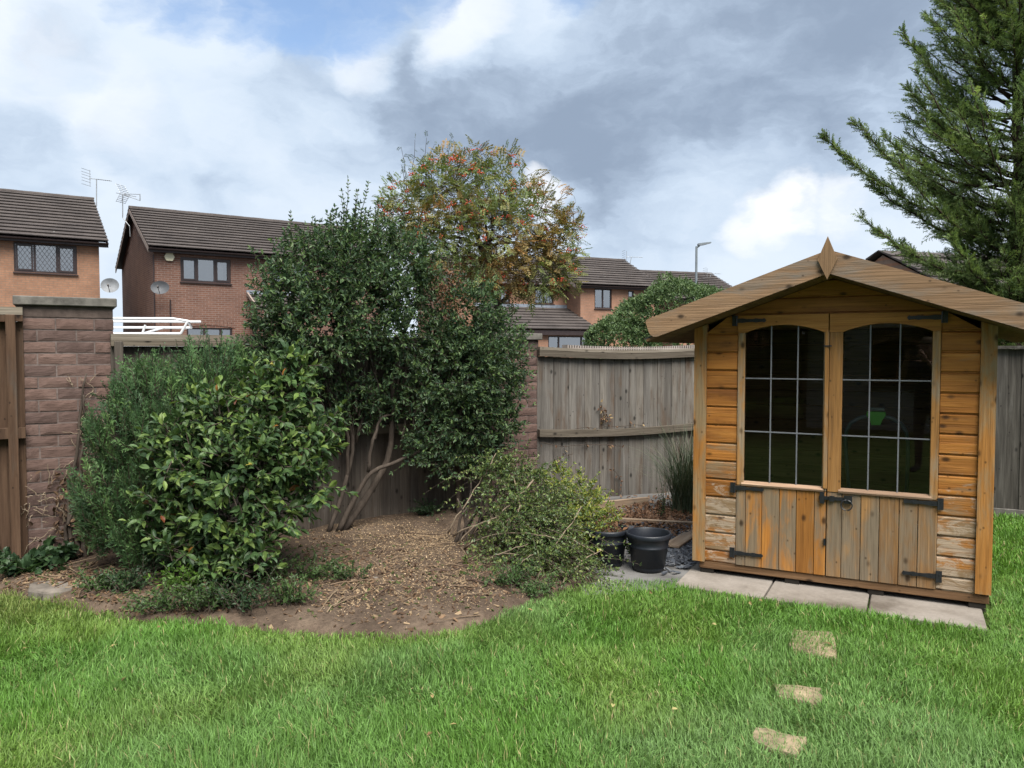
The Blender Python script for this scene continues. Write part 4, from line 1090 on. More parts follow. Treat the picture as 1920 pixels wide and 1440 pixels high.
def shoot_leaves(g, P, n_nodes, Lf, Wf, cols, angle=.9, T=(OVAL_V, OVAL_F), opposite=True, drop=0.0, upness=.6, taper=.4):
    """leaves in pairs along each shoot"""
    n, k, _ = P.shape; tt = np.linspace(.12, 1, n_nodes)
    for j, t in enumerate(tt):
        f = t * (k - 1); i = min(int(f), k - 2); w = f - i
        p = P[:, i] * (1 - w) + P[:, i + 1] * w; tan = unit(P[:, i + 1] - P[:, i])
        ref = rdir(n, 1.2); side = unit(np.cross(tan, ref)); 
        if j % 2: side = unit(np.cross(tan, side))
        for s in ((1, -1) if opposite else ((1,) if j % 2 else (-1,))):
            d = unit(tan * math.cos(angle) + side * s * math.sin(angle) + rng.normal(0, .18, (n, 3)))
            up = unit(np.cross(np.cross(d, np.array([0, 0, 1.])), d) * upness + rng.normal(0, .45, (n, 3)))
            keep = rng.random(n) > drop
            sz = (1 - taper * t) * rng.uniform(.7, 1.2, n)
            c = cols(n) if callable(cols) else pick(cols, n)
            leaves(g, p[keep], d[keep], up[keep], (Lf * sz)[keep], (Wf * sz)[keep], c[keep], T)
    # terminal leaf
    tan = unit(P[:, -1] - P[:, -2]); c = cols(n) if callable(cols) else pick(cols, n)
    leaves(g, P[:, -1], tan, rdir(n, 1.), Lf * .7, Wf * .7, c, T)
def bark(name, c1, c2):
    m = NT(name); n = m.noise(m.coord((14, 14, 4), False), 1.5, 6, .65); m.bsdf(m.ramp(n, [(.3, c1), (.7, c2)]), .9, n, .6, .01, .15); return m.m
BARK = bark('grey brown bark', (.04, .031, .025), (.105, .084, .068))
BARKL = bark('pale twig bark', (.16, .12, .085), (.30, .24, .175))
BARKD = bark('dark bark', (.03, .022, .016), (.075, .055, .04))
def wob(a, b, k, amp, seed=None):
    a = np.asarray(a, float); b = np.asarray(b, float); t = np.linspace(0, 1, k)[:, None]
    r = rng.normal(0, amp, (k, 3)); r[0] = 0; r[-1] = 0
    r = (r + np.roll(r, 1, 0) + np.roll(r, -1, 0)) / 2.2; r[0] = 0; r[-1] = 0
    return a + (b - a) * t + r
def through(pts, k=14, amp=.01):
    pts = np.asarray(pts, float); s = np.r_[0, np.cumsum(np.linalg.norm(np.diff(pts, axis=0), axis=1))]; t = np.linspace(0, s[-1], k)
    P = np.stack([np.interp(t, s, pts[:, a]) for a in range(3)], 1)
    for _ in range(2): P[1:-1] = (P[:-2] + 2 * P[1:-1] + P[2:]) / 4
    P[1:-1] += rng.normal(0, amp, (k - 2, 3)); return P
def at_fence(u, v, off):
    """sight line, a given distance in front of the boundary fence"""
    Y = 6.5
    for _ in range(25): Y = fence_y((u - 960) / F_PX * Y) - off
    return PX(u, v, float(Y))

# ---- lawn grass
def build_grass():
    g = Geo()
    def band(y0, y1, dens, wid, hl):
        A = 0
        xw = .72 * y1 + .7
        n = int(dens * (y1 - y0) * 2 * xw)
        x = rng.uniform(-xw, xw, n); y = rng.uniform(y0, y1, n)
        ok = (np.abs(x) < .70 * y + .6) & in_lawn(x, y)
        for p in ST:                                          # bare stones
            P_ = np.asarray(p); c = P_.mean(0)
            ins = np.ones(n, bool)
            for i in range(4):
                a, b = P_[i], P_[(i + 1) % 4]; e = b - a; nn = np.array([e[1], -e[0]]) / np.linalg.norm(e)
                ins &= ((x - a[0]) * nn[0] + (y - a[1]) * nn[1]) < (-.006 if i != 2 else -.022)
            ok &= ~ins
        x, y = x[ok], y[ok]; n = len(x)
        if n == 0: return
        q = np.c_[x, y]
        # sparse towards the bed and in worn patches
        edge = np.clip((edge_y(x) - y) / .35, 0, 1); edge = np.where(x > 1.3, 1, edge)
        thin = vnoise(q * 2.3, 41)
        leftthin = np.clip((-x - 2.0) / 1.5, 0, 1) * np.clip((y - 4.1) / .6, 0, 1)
        keep = rng.random(n) < (.45 + .55 * edge) * (1 - .55 * leftthin) * np.clip(.75 + thin, 0, 1)
        x, y, q, edge, leftthin = x[keep], y[keep], q[keep], edge[keep], leftthin[keep]; n = len(x)
        z = lawn_h(x, y) - .010
        sw = vnoise(q * 1.6, 42) * 9 + vnoise(q * 5.5, 43) * 3.5
        az = sw + rng.normal(0, 1.5, n); lean = np.clip(.3 + .5 * vnoise(q * 5.7, 44) + rng.normal(0, .28, n), .05, 1.3)
        tall = .75 + .45 * vnoise(q * 2.6, 45) * (.5 + 1.0 * vnoise(q * 11, 46))
        L = hl * tall * rng.uniform(.6, 1.3, n) * (.6 + .4 * edge)
        hx, hy = np.cos(az), np.sin(az)
        mid = np.stack([hx * np.sin(lean * .55), hy * np.sin(lean * .55), np.cos(lean * .55)], 1) * (L * .55)[:, None]
        tip = mid + np.stack([hx * np.sin(lean * 1.5), hy * np.sin(lean * 1.5), np.cos(lean * 1.5)], 1) * (L * .5)[:, None]
        tw = az + 1.57 + rng.normal(0, .6, n); sd = np.stack([np.cos(tw), np.sin(tw), 0 * tw], 1) * (wid * rng.uniform(.6, 1.3, n))[:, None]
        b = np.c_[x, y, z]
        V = np.stack([b - sd * .5, b + sd * .5, b + mid + sd * .42, b + mid - sd * .42, b + tip], 1)
        # colour: patches of lush, pale bluish and yellowing grass
        p1 = np.clip((vnoise(q * 1.3, 47) - .35) * 2.6, 0, 1)[:, None]; p2 = np.clip((vnoise(q * 2.1 + 7, 48) - .45) * 2.6, 0, 1)[:, None]
        lush = np.array([.085, .18, .030]); pale = np.array([.112, .198, .060]); yel = np.array([.135, .20, .042])
        right = np.clip((x - .8) / 1.2, 0, 1)[:, None] * np.clip((y - 2.9) / .8, 0, 1)[:, None]
        col = pale * (1 - p1) + lush * p1; col = col * (1 - p2 * .55) + yel * p2 * .55
        col = col * (1 - .5 * right) + np.array([.075, .175, .018]) * .5 * right
        br = np.array([.17, .145, .06]); t = (leftthin * .55)[:, None]; col = col * (1 - t) + br * t
        dead = rng.random(n) < .028; col[dead] = np.array([.30, .26, .13])
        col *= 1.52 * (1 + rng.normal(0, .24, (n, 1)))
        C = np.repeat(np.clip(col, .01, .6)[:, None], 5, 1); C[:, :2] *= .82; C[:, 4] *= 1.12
        i = (np.arange(n) * 5)[:, None]
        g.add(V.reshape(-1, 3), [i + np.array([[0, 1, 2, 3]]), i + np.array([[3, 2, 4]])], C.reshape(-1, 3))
    band(2.3, 3.3, 19000, .0040, .066)
    band(3.3, 4.3, 15500, .0047, .062)
    band(4.3, 5.6, 10500, .0052, .056)
    band(5.6, 8.4, 4200, .008, .06)
    o = g.build('grass', leafmat('grass blade', .55, .35, .35)); tag(o, 'short green lawn grass between the bed and the summerhouse', 'grass', kind='stuff')
build_grass()

# ---- privet: a tall multi-stemmed bush in front of the fence
def build_privet():
    base = GP(655, 985, .03); base[1] = min(base[1], 6.75)
    root = empty('privet_bush', (base[0], base[1], 0)); tag(root, 'tall dark privet bush with bare grey stems, before the fence', 'bush')
    o = np.array([base[0], base[1], 0])
    lob = []
    for u, v, r, off in [(545, 575, 78, .45), (600, 520, 85, .40), (668, 490, 80, .3), (745, 505, 75, .25), (600, 610, 88, .5), (690, 565, 78, .5), (520, 640, 52, .5), (765, 545, 55, .35),
                         (870, 590, 72, .45), (915, 650, 72, .45), (925, 720, 62, .45), (880, 690, 80, .6), (880, 780, 68, .6), (835, 650, 48, .5), (925, 790, 50, .5), (655, 630, 48, .55), (735, 625, 45, .4), (800, 720, 38, .55), (560, 680, 40, .45), (600, 700, 26, .4), (690, 770, 24, .3), (745, 760, 28, .35), (830, 850, 34, .6), (780, 845, 22, .55), (650, 720, 24, .4), (870, 860, 26, .55), (700, 735, 32, .4), (760, 700, 40, .4), (640, 765, 26, .4), (590, 790, 26, .35), (810, 800, 36, .55), (905, 845, 38, .55)]:
        p = at_fence(u, v, off); lob.append((*(p - o), r * .94 / F_PX * p[1]))
    base_cols = [(.05, .094, .046), (.066, .118, .054), (.086, .145, .062), (.112, .178, .072), (.04, .074, .042)]
    tips = [(.10, .16, .055), (.12, .19, .06)]
    def cols(n): return np.where(rng.random((n, 1)) < .12, pick(tips, n), pick(base_cols, n))
    g = Geo(); tw = Geo()
    p, d = lobe_points(lob, 3400, (.45, 1.12), .50)
    dd = unit(d * .8 + np.array([0, 0, .45]) + rng.normal(0, .35, p.shape))
    P = shoots(p - dd * .06, dd, rng.uniform(.10, .24, len(p)), 5, .12)
    shoot_leaves(g, P, 6, .058, .028, cols, .95, drop=.06)
    tw.tubes(P[:, ::2], np.tile(np.linspace(.0028, .001, 3), (len(P), 1)), 3, cap=False)
    # tall sprigs against the sky
    sp = [(648, 460, 652, 335), (672, 450, 690, 345), (640, 470, 620, 405), (700, 450, 708, 372), (588, 480, 586, 410), (560, 470, 545, 400), (660, 440, 668, 360), (625, 470, 600, 430), (730, 440, 742, 400), (690, 470, 720, 385), (655, 470, 640, 372), (475, 600, 458, 575), (500, 500, 470, 465), (860, 520, 862, 470), (820, 500, 826, 450), (845, 510, 838, 462)]
    S = []
    for u0, v0, u1, v1 in sp:
        a = at_fence(u0, v0 + 25, .35) - o; b = at_fence(u1, v1, .35) - o; S.append(wob(a, b, 8, .012))
    for u0, v0, u1, v1 in sp[:6]:
        ju, jv = rng.normal(0, 9, 2); a = at_fence(u0 + ju, v0 + 25, .35) - o; b = at_fence(u1 + ju * 1.5, v1 + abs(jv) * 2 + 6, .35) - o; S.append(wob(a, b, 8, .012))
    S = np.array(S)
    for s in S:
        n_ = max(5, int(np.linalg.norm(s[-1] - s[0]) / .032)); shoot_leaves(g, s[None], n_, .047, .022, cols, .8, drop=.15, taper=.3)
    tw.tubes(S, np.tile(np.linspace(.005, .0015, 8), (len(S), 1)), 4)
    # brown dead patch
    q, d = lobe_points([(*(at_fence(835, 520, .55) - o), .10), (*(at_fence(850, 560, .6) - o), .09)], 50, (.3, 1), .0)
    Pd = shoots(q, unit(d + np.array([0, 0, -.5])), .12, 4, .3); shoot_leaves(g, Pd, 5, .04, .02, [(.16, .075, .04), (.20, .11, .06), (.12, .06, .035)], .8)
    g.build('foliage', leafmat('privet leaf', .48, .25, .3), root, kind='stuff')
    tw.build('twigs', BARK, root, kind='stuff')
    # main stems
    def st(pts, r0, r1, k=16):
        q = np.array([at_fence(u, v, f) for u, v, f in pts]) - o; q[0, 2] = min(q[0, 2], .05) if pts[0][1] > 960 else q[0, 2]
        Geo().tube(through(q, k, .006), np.linspace(r0, r1, k), 8).build('stem', BARK, root, smooth=True)
    B0 = (650, 1000, .35)
    st([(640, 1000, .30), (690, 925, .30), (728, 880, .30), (738, 800, .30), (735, 720, .3), (745, 640, .3), (790, 560, .35)], .036, .013)
    st([(632, 1000, .35), (660, 940, .42), (690, 885, .45), (730, 868, .5), (790, 850, .55), (850, 790, .55)], .025, .010)
    st([(690, 885, .45), (700, 820, .45), (712, 780, .4), (735, 778, .35)], .016, .010, 10)
    st([(615, 990, .3), (650, 900, .28), (668, 820, .28), (648, 760, .3), (630, 690, .35), (610, 620, .4)], .022, .010)
    st([(668, 830, .28), (690, 740, .3), (710, 690, .3), (720, 620, .3)], .016, .008, 10)
    st([(650, 900, .28), (655, 820, .33), (640, 770, .38), (615, 740, .4), (600, 660, .4)], .018, .008)
    for k in range(34):
        u = rng.uniform(600, 860); v0 = rng.uniform(740, 830); st([(u, v0, rng.uniform(.2, .5)), (u + rng.uniform(-15, 15), v0 - 60, .35), (u + rng.uniform(-45, 35), v0 - rng.uniform(120, 190), .4)], .0085, .0045, 9)
    st([(860, 985, .35), (858, 880, .35), (856, 800, .4), (880, 700, .45)], .03, .012)
build_privet()

# ---- camellia-like bush with big glossy leaves
def build_camellia():
    base = np.array([-1.95, 5.2, 0]); root = empty('laurel_bush', base); tag(root, 'low bush with large glossy leaves, in front of the dark conifer shrub', 'bush')
    lob = []
    for u, v, r, Y in [(420, 795, 58, 5.15), (500, 770, 60, 5.2), (570, 840, 52, 5.25), (365, 880, 62, 5.05), (455, 880, 75, 5.0), (545, 730, 46, 5.3), (315, 820, 40, 5.1), (420, 965, 55, 4.95), (310, 925, 38, 5.0), (525, 945, 45, 5.05), (470, 1010, 38, 4.9), (605, 800, 30, 5.3), (590, 910, 34, 5.2), (540, 685, 28, 5.3), (370, 760, 30, 5.2), (300, 880, 30, 5.1), (420, 1030, 28, 4.9), (480, 720, 34, 5.3), (360, 990, 30, 5.0), (560, 690, 22, 5.3), (510, 850, 70, 5.15), (400, 1060, 34, 4.88), (330, 1020, 34, 4.95), (470, 1065, 30, 4.85), (290, 970, 28, 5.05)]:
        p = PX(u, v, Y); lob.append((*(p - base), r / F_PX * Y))
    P_, D_ = lobe_points(lob, 1050, (.4, 1.15), .45)
    dd = unit(D_ * .9 + np.array([0, 0, .4]) + rng.normal(0, .3, P_.shape))
    S = shoots(P_ - dd * .08, dd, rng.uniform(.08, .20, len(P_)), 5, .1)
    tw = Geo(); tw.tubes(S, np.tile(np.linspace(.0045, .002, 5), (len(S), 1)), 4)
    tw.build('twigs', BARK, root, kind='stuff')
    base_c = np.array([(.06, .112, .04), (.075, .134, .047), (.095, .16, .055), (.05, .096, .042)]); young = np.array([(.14, .215, .055), (.17, .245, .065), (.12, .19, .052)]); off = np.array([(.30, .26, .05), (.27, .12, .03), (.22, .07, .03)])
    pos = []; dirs = []; ups = []; Ls = []; cl = []
    n = len(S)
    for j, t in enumerate(np.linspace(.25, 1, 6)):
        f = t * 4; i = min(int(f), 3); w = f - i
        p = S[:, i] * (1 - w) + S[:, i + 1] * w; tan = unit(S[:, i + 1] - S[:, i]); a = j * 2.4
        s1 = unit(np.cross(tan, np.array([.3, .2, 1.]))); s2 = np.cross(tan, s1)
        sd = s1 * math.cos(a) + s2 * math.sin(a); ang = .95 - .55 * t * t
        d = unit(tan * math.cos(ang) + sd * math.sin(ang) + rng.normal(0, .15, (n, 3)) + np.array([0, 0, -.12]))
        up = unit(tan * .8 + np.array([0, 0, .55]) + rng.normal(0, .25, (n, 3)))
        pos.append(p); dirs.append(d); ups.append(up); Ls.append(rng.uniform(.055, .10, n) * (1.1 - .3 * t))
        yg = rng.random(n) < (.12 + .25 * t); c = np.where(yg[:, None], pick(young, n), pick(base_c, n)); o_ = rng.random(n) < .008; c[o_] = pick(off, int(o_.sum())); cl.append(c)
    pos = np.concatenate(pos); dirs = np.concatenate(dirs); ups = np.concatenate(ups); Ls = np.concatenate(Ls); cl = np.concatenate(cl)
    W_ = pos + base; depth = np.linalg.norm(W_ - np.array([0, 0, CAM_H]), axis=1)
    # the 300 leaves that show largest are parts of their own
    view = unit(np.array([0, 0, CAM_H]) - W_); dn, sn, nn = frames(dirs, ups); facing = np.abs((nn * view).sum(1))
    C0 = np.array([l[:3] for l in lob]).mean(0); front = (pos - C0) @ unit(np.array([.3, -1, .25])[None])[0]
    score = facing * Ls * np.where(front > np.quantile(front, .55), 1, 0)
    top = np.argsort(-score)[:300]; rest = np.setdiff1d(np.arange(len(pos)), top)
    m = leafmat('glossy leaf', .44, .25, .27)
    g = Geo(); leaves(g, pos[rest], dirs[rest], ups[rest], Ls[rest], Ls[rest] * .46, cl[rest], (BIG_V, BIG_F)); g.build('foliage', m, root, kind='stuff')
    # a handful of shared leaf meshes in different greens
    pal = np.concatenate([base_c, young, off]); meshes = []
    for c in pal:
        gg = Geo(); V = BIG_V.copy(); V[:, 1] *= .46; V *= .09; gg.add(V, BIG_F, np.tile(c, (len(V), 1))); meshes.append(gg.mesh('leaf', m))
    for i in top:
        k = int(np.argmin(((pal - cl[i]) ** 2).sum(1)))
        o = link('leaf', meshes[k], root); M = Matrix.Identity(4)
        for r_ in range(3):
            M[r_][0] = dn[i][r_]; M[r_][1] = sn[i][r_]; M[r_][2] = nn[i][r_]; M[r_][3] = pos[i][r_]
        o.matrix_local = M @ Matrix.Scale(Ls[i] / .09, 4)
    for k in range(7):
        b = np.array([rng.uniform(-.25, .25), rng.uniform(-.12, .15), .0]); e = np.array(lob[rng.integers(len(lob))][:3]) * .9
        Geo().tube(wob(b, e, 10, .02), np.linspace(.016, .005, 10), 6).build('stem', BARK, root, smooth=True)
build_camellia()

# ---- feathery conifer shrub on the left
def spray(g, P, Ls, cols, W=.007, n_side=7, ang=.62, sub=True, subs=((.35, 1), (.62, -1))):
    """flat feathery sprays along shoots P (n,k,3): side twigs in one plane, each a narrow strip"""
    n, k, _ = P.shape
    tan0 = unit(P[:, -1] - P[:, 0]); ref = rdir(n, .6); pl = unit(np.cross(tan0, ref)); nr = np.cross(tan0, pl)
    for j, t in enumerate(np.linspace(.08, .97, n_side)):
        f = t * (k - 1); i = min(int(f), k - 2); w = f - i
        p = P[:, i] * (1 - w) + P[:, i + 1] * w; tan = unit(P[:, i + 1] - P[:, i])
        for s in (1, -1):
            d = unit(tan * math.cos(ang) + pl * s * math.sin(ang) + rng.normal(0, .14, (n, 3)))
            l = Ls * (1.0 - .65 * t) * rng.uniform(.6, 1.25, n)
            up = unit(nr + rng.normal(0, .5, (n, 3)))
            leaves(g, p, d, up, l, W, cols(n), (FLAT_V, FLAT_F))
            if sub:
                for q, ss in subs:
                    d2 = unit(d * .82 + np.cross(nr, d) * ss * .55 + rng.normal(0, .12, (n, 3)))
                    leaves(g, p + d * (l * q)[:, None], d2, up, l * .5, W * .9, cols(n), (FLAT_V, FLAT_F))
    leaves(g, P[:, -2], unit(P[:, -1] - P[:, -2]), nr, Ls * .9, W, cols(n), (STRIP_V, STRIP_F))
def build_conifer_shrub():
    base = np.array([-2.55, 5.6, 0]); root = empty('conifer_shrub', base); tag(root, 'dark green feathery conifer shrub leaning on the tall pillar', 'bush')
    lob = []
    for u, v, r, Y in [(300, 760, 85, 5.65), (385, 730, 80, 5.8), (235, 830, 72, 5.45), (330, 850, 95, 5.5), (215, 930, 72, 5.35), (430, 720, 62, 5.9), (300, 950, 85, 5.35), (460, 740, 50, 5.95), (195, 985, 48, 5.3), (400, 850, 80, 5.6), (250, 755, 45, 5.6), (260, 1010, 50, 5.25), (340, 1020, 50, 5.2)]:
        p = PX(u, v, Y); lob.append((*(p - base), r / F_PX * Y))
    P_, D_ = lobe_points(lob, 2300, (.5, 1.0), .55)
    dd = unit(D_ * .55 + np.array([0, 0, .95]) + rng.normal(0, .28, P_.shape))
    S = shoots(P_ - dd * .09, dd, rng.uniform(.13, .24, len(P_)), 5, -.05)
    g = Geo(); bc = [(.034, .07, .03), (.044, .09, .034), (.056, .11, .04), (.072, .135, .046), (.092, .16, .052)]
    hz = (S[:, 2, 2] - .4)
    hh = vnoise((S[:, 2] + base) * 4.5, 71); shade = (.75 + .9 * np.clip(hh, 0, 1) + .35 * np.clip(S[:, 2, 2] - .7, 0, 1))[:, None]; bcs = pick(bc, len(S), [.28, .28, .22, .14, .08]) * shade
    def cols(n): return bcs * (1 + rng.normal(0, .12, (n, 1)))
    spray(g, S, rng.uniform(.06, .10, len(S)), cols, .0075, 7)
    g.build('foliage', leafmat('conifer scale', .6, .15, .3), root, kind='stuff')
    tw = Geo(); tw.tubes(S, np.tile(np.linspace(.003, .001, 5), (len(S), 1)), 3, cap=False); tw.build('twigs', BARKD, root, kind='stuff')
    for k in range(5):
        b = np.array([rng.uniform(-.2, .3), rng.uniform(-.1, .1), 0]); e = np.array(lob[k][:3])
        Geo().tube(wob(b, e, 9, .02), np.linspace(.025, .007, 9), 6).build('stem', BARKD, root, smooth=True)
build_conifer_shrub()

# ---- rowan tree behind the fence
def build_rowan():
    Y0 = 10.6; base = np.array([PX(925, 600, Y0)[0], Y0, 0]); root = empty('rowan_tree', base); tag(root, 'rowan tree with red berries and orange-tinged leaves, behind the fence', 'tree')
    def q(u, v, dy=0): return PX(u, v, Y0 + dy) - base
    lob = [(*q(u, v, dy), r / F_PX * Y0) for u, v, r, dy in [(770, 400, 62, 0), (735, 430, 38, .2), (850, 370, 80, -.2), (940, 360, 70, .2), (1000, 410, 72, 0), (1040, 460, 52, 0), (930, 440, 85, -.4), (850, 450, 75, -.3), (1010, 500, 62, -.2), (960, 520, 50, -.1), (820, 335, 42, 0), (790, 460, 50, .2), (890, 300, 30, 0), (1050, 510, 34, 0), (900, 510, 50, .2), (760, 370, 34, .1), (1075, 430, 22, 0)]]
    trunk = Geo(); tp = [np.array([0, 0, -.05]), q(940, 640), q(935, 560), q(915, 500), q(890, 430), q(860, 350)]
    Geo().tube(through(tp, 18, .01), np.linspace(.085, .02, 18), 9).build('trunk', BARK, root, smooth=True)
    ends = [(770, 400, 0), (1000, 410, 0), (1040, 470, 0), (930, 380, -.2), (820, 450, -.3), (740, 430, .2), (1010, 510, -.2), (960, 450, .3), (850, 330, 0), (830, 300, 0), (1050, 430, .1), (890, 330, .2)]
    for u, v, dy in ends:
        s = [q(935, 570), q(915, 500), q(900, 460)][rng.integers(3)]
        Geo().tube(through([s, (s + q(u, v, dy)) / 2 + np.array([0, 0, .08]), q(u, v, dy)], 12, .015), np.linspace(.030, .007, 12), 6).build('limb', BARK, root, smooth=True)
    g = Geo(); tw = Geo(); be = Geo()
    def comp(p, d, L, colfun, npair=6, wl=.30):
        """pinnate leaves: p (n,3), d (n,3)"""
        n = len(p); P = shoots(p, d, L, 5, .22)
        for j, t in enumerate(np.linspace(.25, .95, npair)):
            f = t * 4; i = min(int(f), 3); w = f - i; c = P[:, i] * (1 - w) + P[:, i + 1] * w; tan = unit(P[:, i + 1] - P[:, i])
            sd = unit(np.cross(tan, rdir(n, 2.5) if j == 0 else upv)); 
            if j == 0: upv = unit(np.cross(sd, tan)); 
            for s in (1, -1):
                leaves(g, c, unit(tan * .45 + sd * s + np.array([0, 0, -.25])), upv + rng.normal(0, .25, (n, 3)), L * wl * rng.uniform(.8, 1.1, n), L * wl * .36, col_cache, (FLAT_V, FLAT_F), .1)
        leaves(g, P[:, -1], unit(P[:, -1] - P[:, -2]), rdir(n, 2), L * wl, L * wl * .36, col_cache, (FLAT_V, FLAT_F), .1)
    p, d = lobe_points(lob, 3900, (.35, 1.08), .30)
    n = len(p)
    hue = vnoise((p + base) * 2.3, 61); hn = np.clip((hue - .45) * 3, 0, 1)[:, None]
    green = pick([(.14, .195, .062), (.17, .225, .07), (.12, .17, .056), (.195, .235, .078)], n); rust = pick([(.36, .19, .07), (.40, .20, .07), (.33, .22, .08), (.28, .19, .075)], n)
    mixr = np.clip(hn * .8 + rng.normal(0, .15, (n, 1)), 0, .9); col_cache = green * (1 - mixr) + rust * mixr
    comp(p, unit(d * .7 + np.array([0, 0, .1]) + rng.normal(0, .45, p.shape)), rng.uniform(.13, .19, n), None, 6)
    tws = shoots(p[:900] - d[:900] * .12, unit(d[:900] + rng.normal(0, .3, (900, 3))), rng.uniform(.15, .3, 900), 4, .05); tw.tubes(tws, np.tile(np.linspace(.005, .0015, 4), (900, 1)), 3, cap=False)
    # bare sprigs on top
    for u0, v0, u1, v1 in [(770, 360, 778, 262), (790, 340, 800, 258), (830, 320, 848, 268), (850, 325, 872, 285), (765, 370, 752, 275), (780, 350, 815, 270), (800, 330, 790, 300), (1020, 370, 1035, 330), (1060, 410, 1080, 378), (1075, 430, 1090, 400), (760, 340, 752, 308), (845, 330, 846, 290), (860, 330, 850, 262), (1080, 470, 1088, 450)]:
        s = wob(q(u0, v0), q(u1, v1), 7, .012); tw.tube(s, np.linspace(.006, .002, 7), 4)
        k = 7; idx = np.linspace(2, 6, k); pp = np.array([s[int(i)] for i in idx]); col_cache = pick([(.075, .11, .04), (.10, .13, .05)], k)
        comp(pp, unit(rdir(k, .9)), rng.uniform(.08, .12, k), None, 5)
    g.build('crown', leafmat('rowan leaf', .55, .3, .3), root, kind='stuff'); tw.build('twigs', BARKD, root, kind='stuff')
    # berries
    pb, db = lobe_points(lob, 190, (.7, 1.02), .7)
    cen = []
    for c in pb: cen.append(c + rng.normal(0, .030, (13, 3)) * np.array([1, 1, .55]))
    cen = np.concatenate(cen); oct_v = np.array([(1, 0, 0), (-1, 0, 0), (0, 1, 0), (0, -1, 0), (0, 0, 1), (0, 0, -1)], float); oct_f = np.array([(0, 2, 4), (2, 1, 4), (1, 3, 4), (3, 0, 4), (2, 0, 5), (1, 2, 5), (3, 1, 5), (0, 3, 5)])
    V = (cen[:, None] + oct_v[None] * (.011 * rng.uniform(.8, 1.2, (len(cen), 1, 1)))).reshape(-1, 3)
    be.add(V, [(oct_f[None] + (np.arange(len(cen)) * 6)[:, None, None]).reshape(-1, 3)], np.repeat(pick([(.46, .07, .03), (.50, .10, .035), (.42, .06, .03)], len(cen)), 6, 0))
    be.build('berries', colmat('rowan berry', .35, .4, False), root, smooth=True, kind='stuff')
build_rowan()

# ---- round hedge behind the fence
def build_hedge():
    base = np.array([2.45, 10.4, 0]); root = empty('rounded_hedge', base); tag(root, 'rounded light green clipped hedge rising behind the grey fence', 'hedge')
    lob = []
    for u, v, r, Y in [(1270, 640, 118, 10.4), (1200, 690, 105, 10.4), (1330, 680, 120, 10.6), (1150, 730, 85, 10.3), (1300, 610, 82, 10.5), (1240, 630, 80, 10.3), (1390, 720, 120, 10.7), (1120, 700, 45, 10.3), (1215, 620, 70, 10.4), (1165, 665, 68, 10.3), (1290, 590, 62, 10.5), (1330, 610, 70, 10.6)]:
        p = PX(u, v, Y); lob.append((*(p - base), r / F_PX * Y))
    p, d = lobe_points(lob, 16000, (.82, 1.0), .78)
    ok = (p[:, 2] > 1.3) & (d[:, 1] < .45); p, d = p[ok], d[ok]
    dd = unit(d + np.array([0, 0, .35]) + rng.normal(0, .35, p.shape)); S = shoots(p - dd * .05, dd, rng.uniform(.05, .08, len(p)), 4, .1)
    g = Geo(); shoot_leaves(g, S, 3, .055, .030, [(.095, .155, .068), (.115, .185, .078), (.14, .21, .09), (.078, .13, .058), (.165, .235, .10)], .9, drop=.1)
    g.build('foliage', leafmat('hedge leaf', .5, .25, .35), root, kind='stuff')
    c = np.array([l[:3] for l in lob]).mean(0)
    for k in range(6):
        b = np.array([rng.uniform(-.5, .5), rng.uniform(-.2, .2), -.1]); Geo().tube(wob(b, np.array(lob[k][:3]), 8, .04), np.linspace(.04, .012, 8), 6).build('stem', BARK, root, smooth=True)
build_hedge()

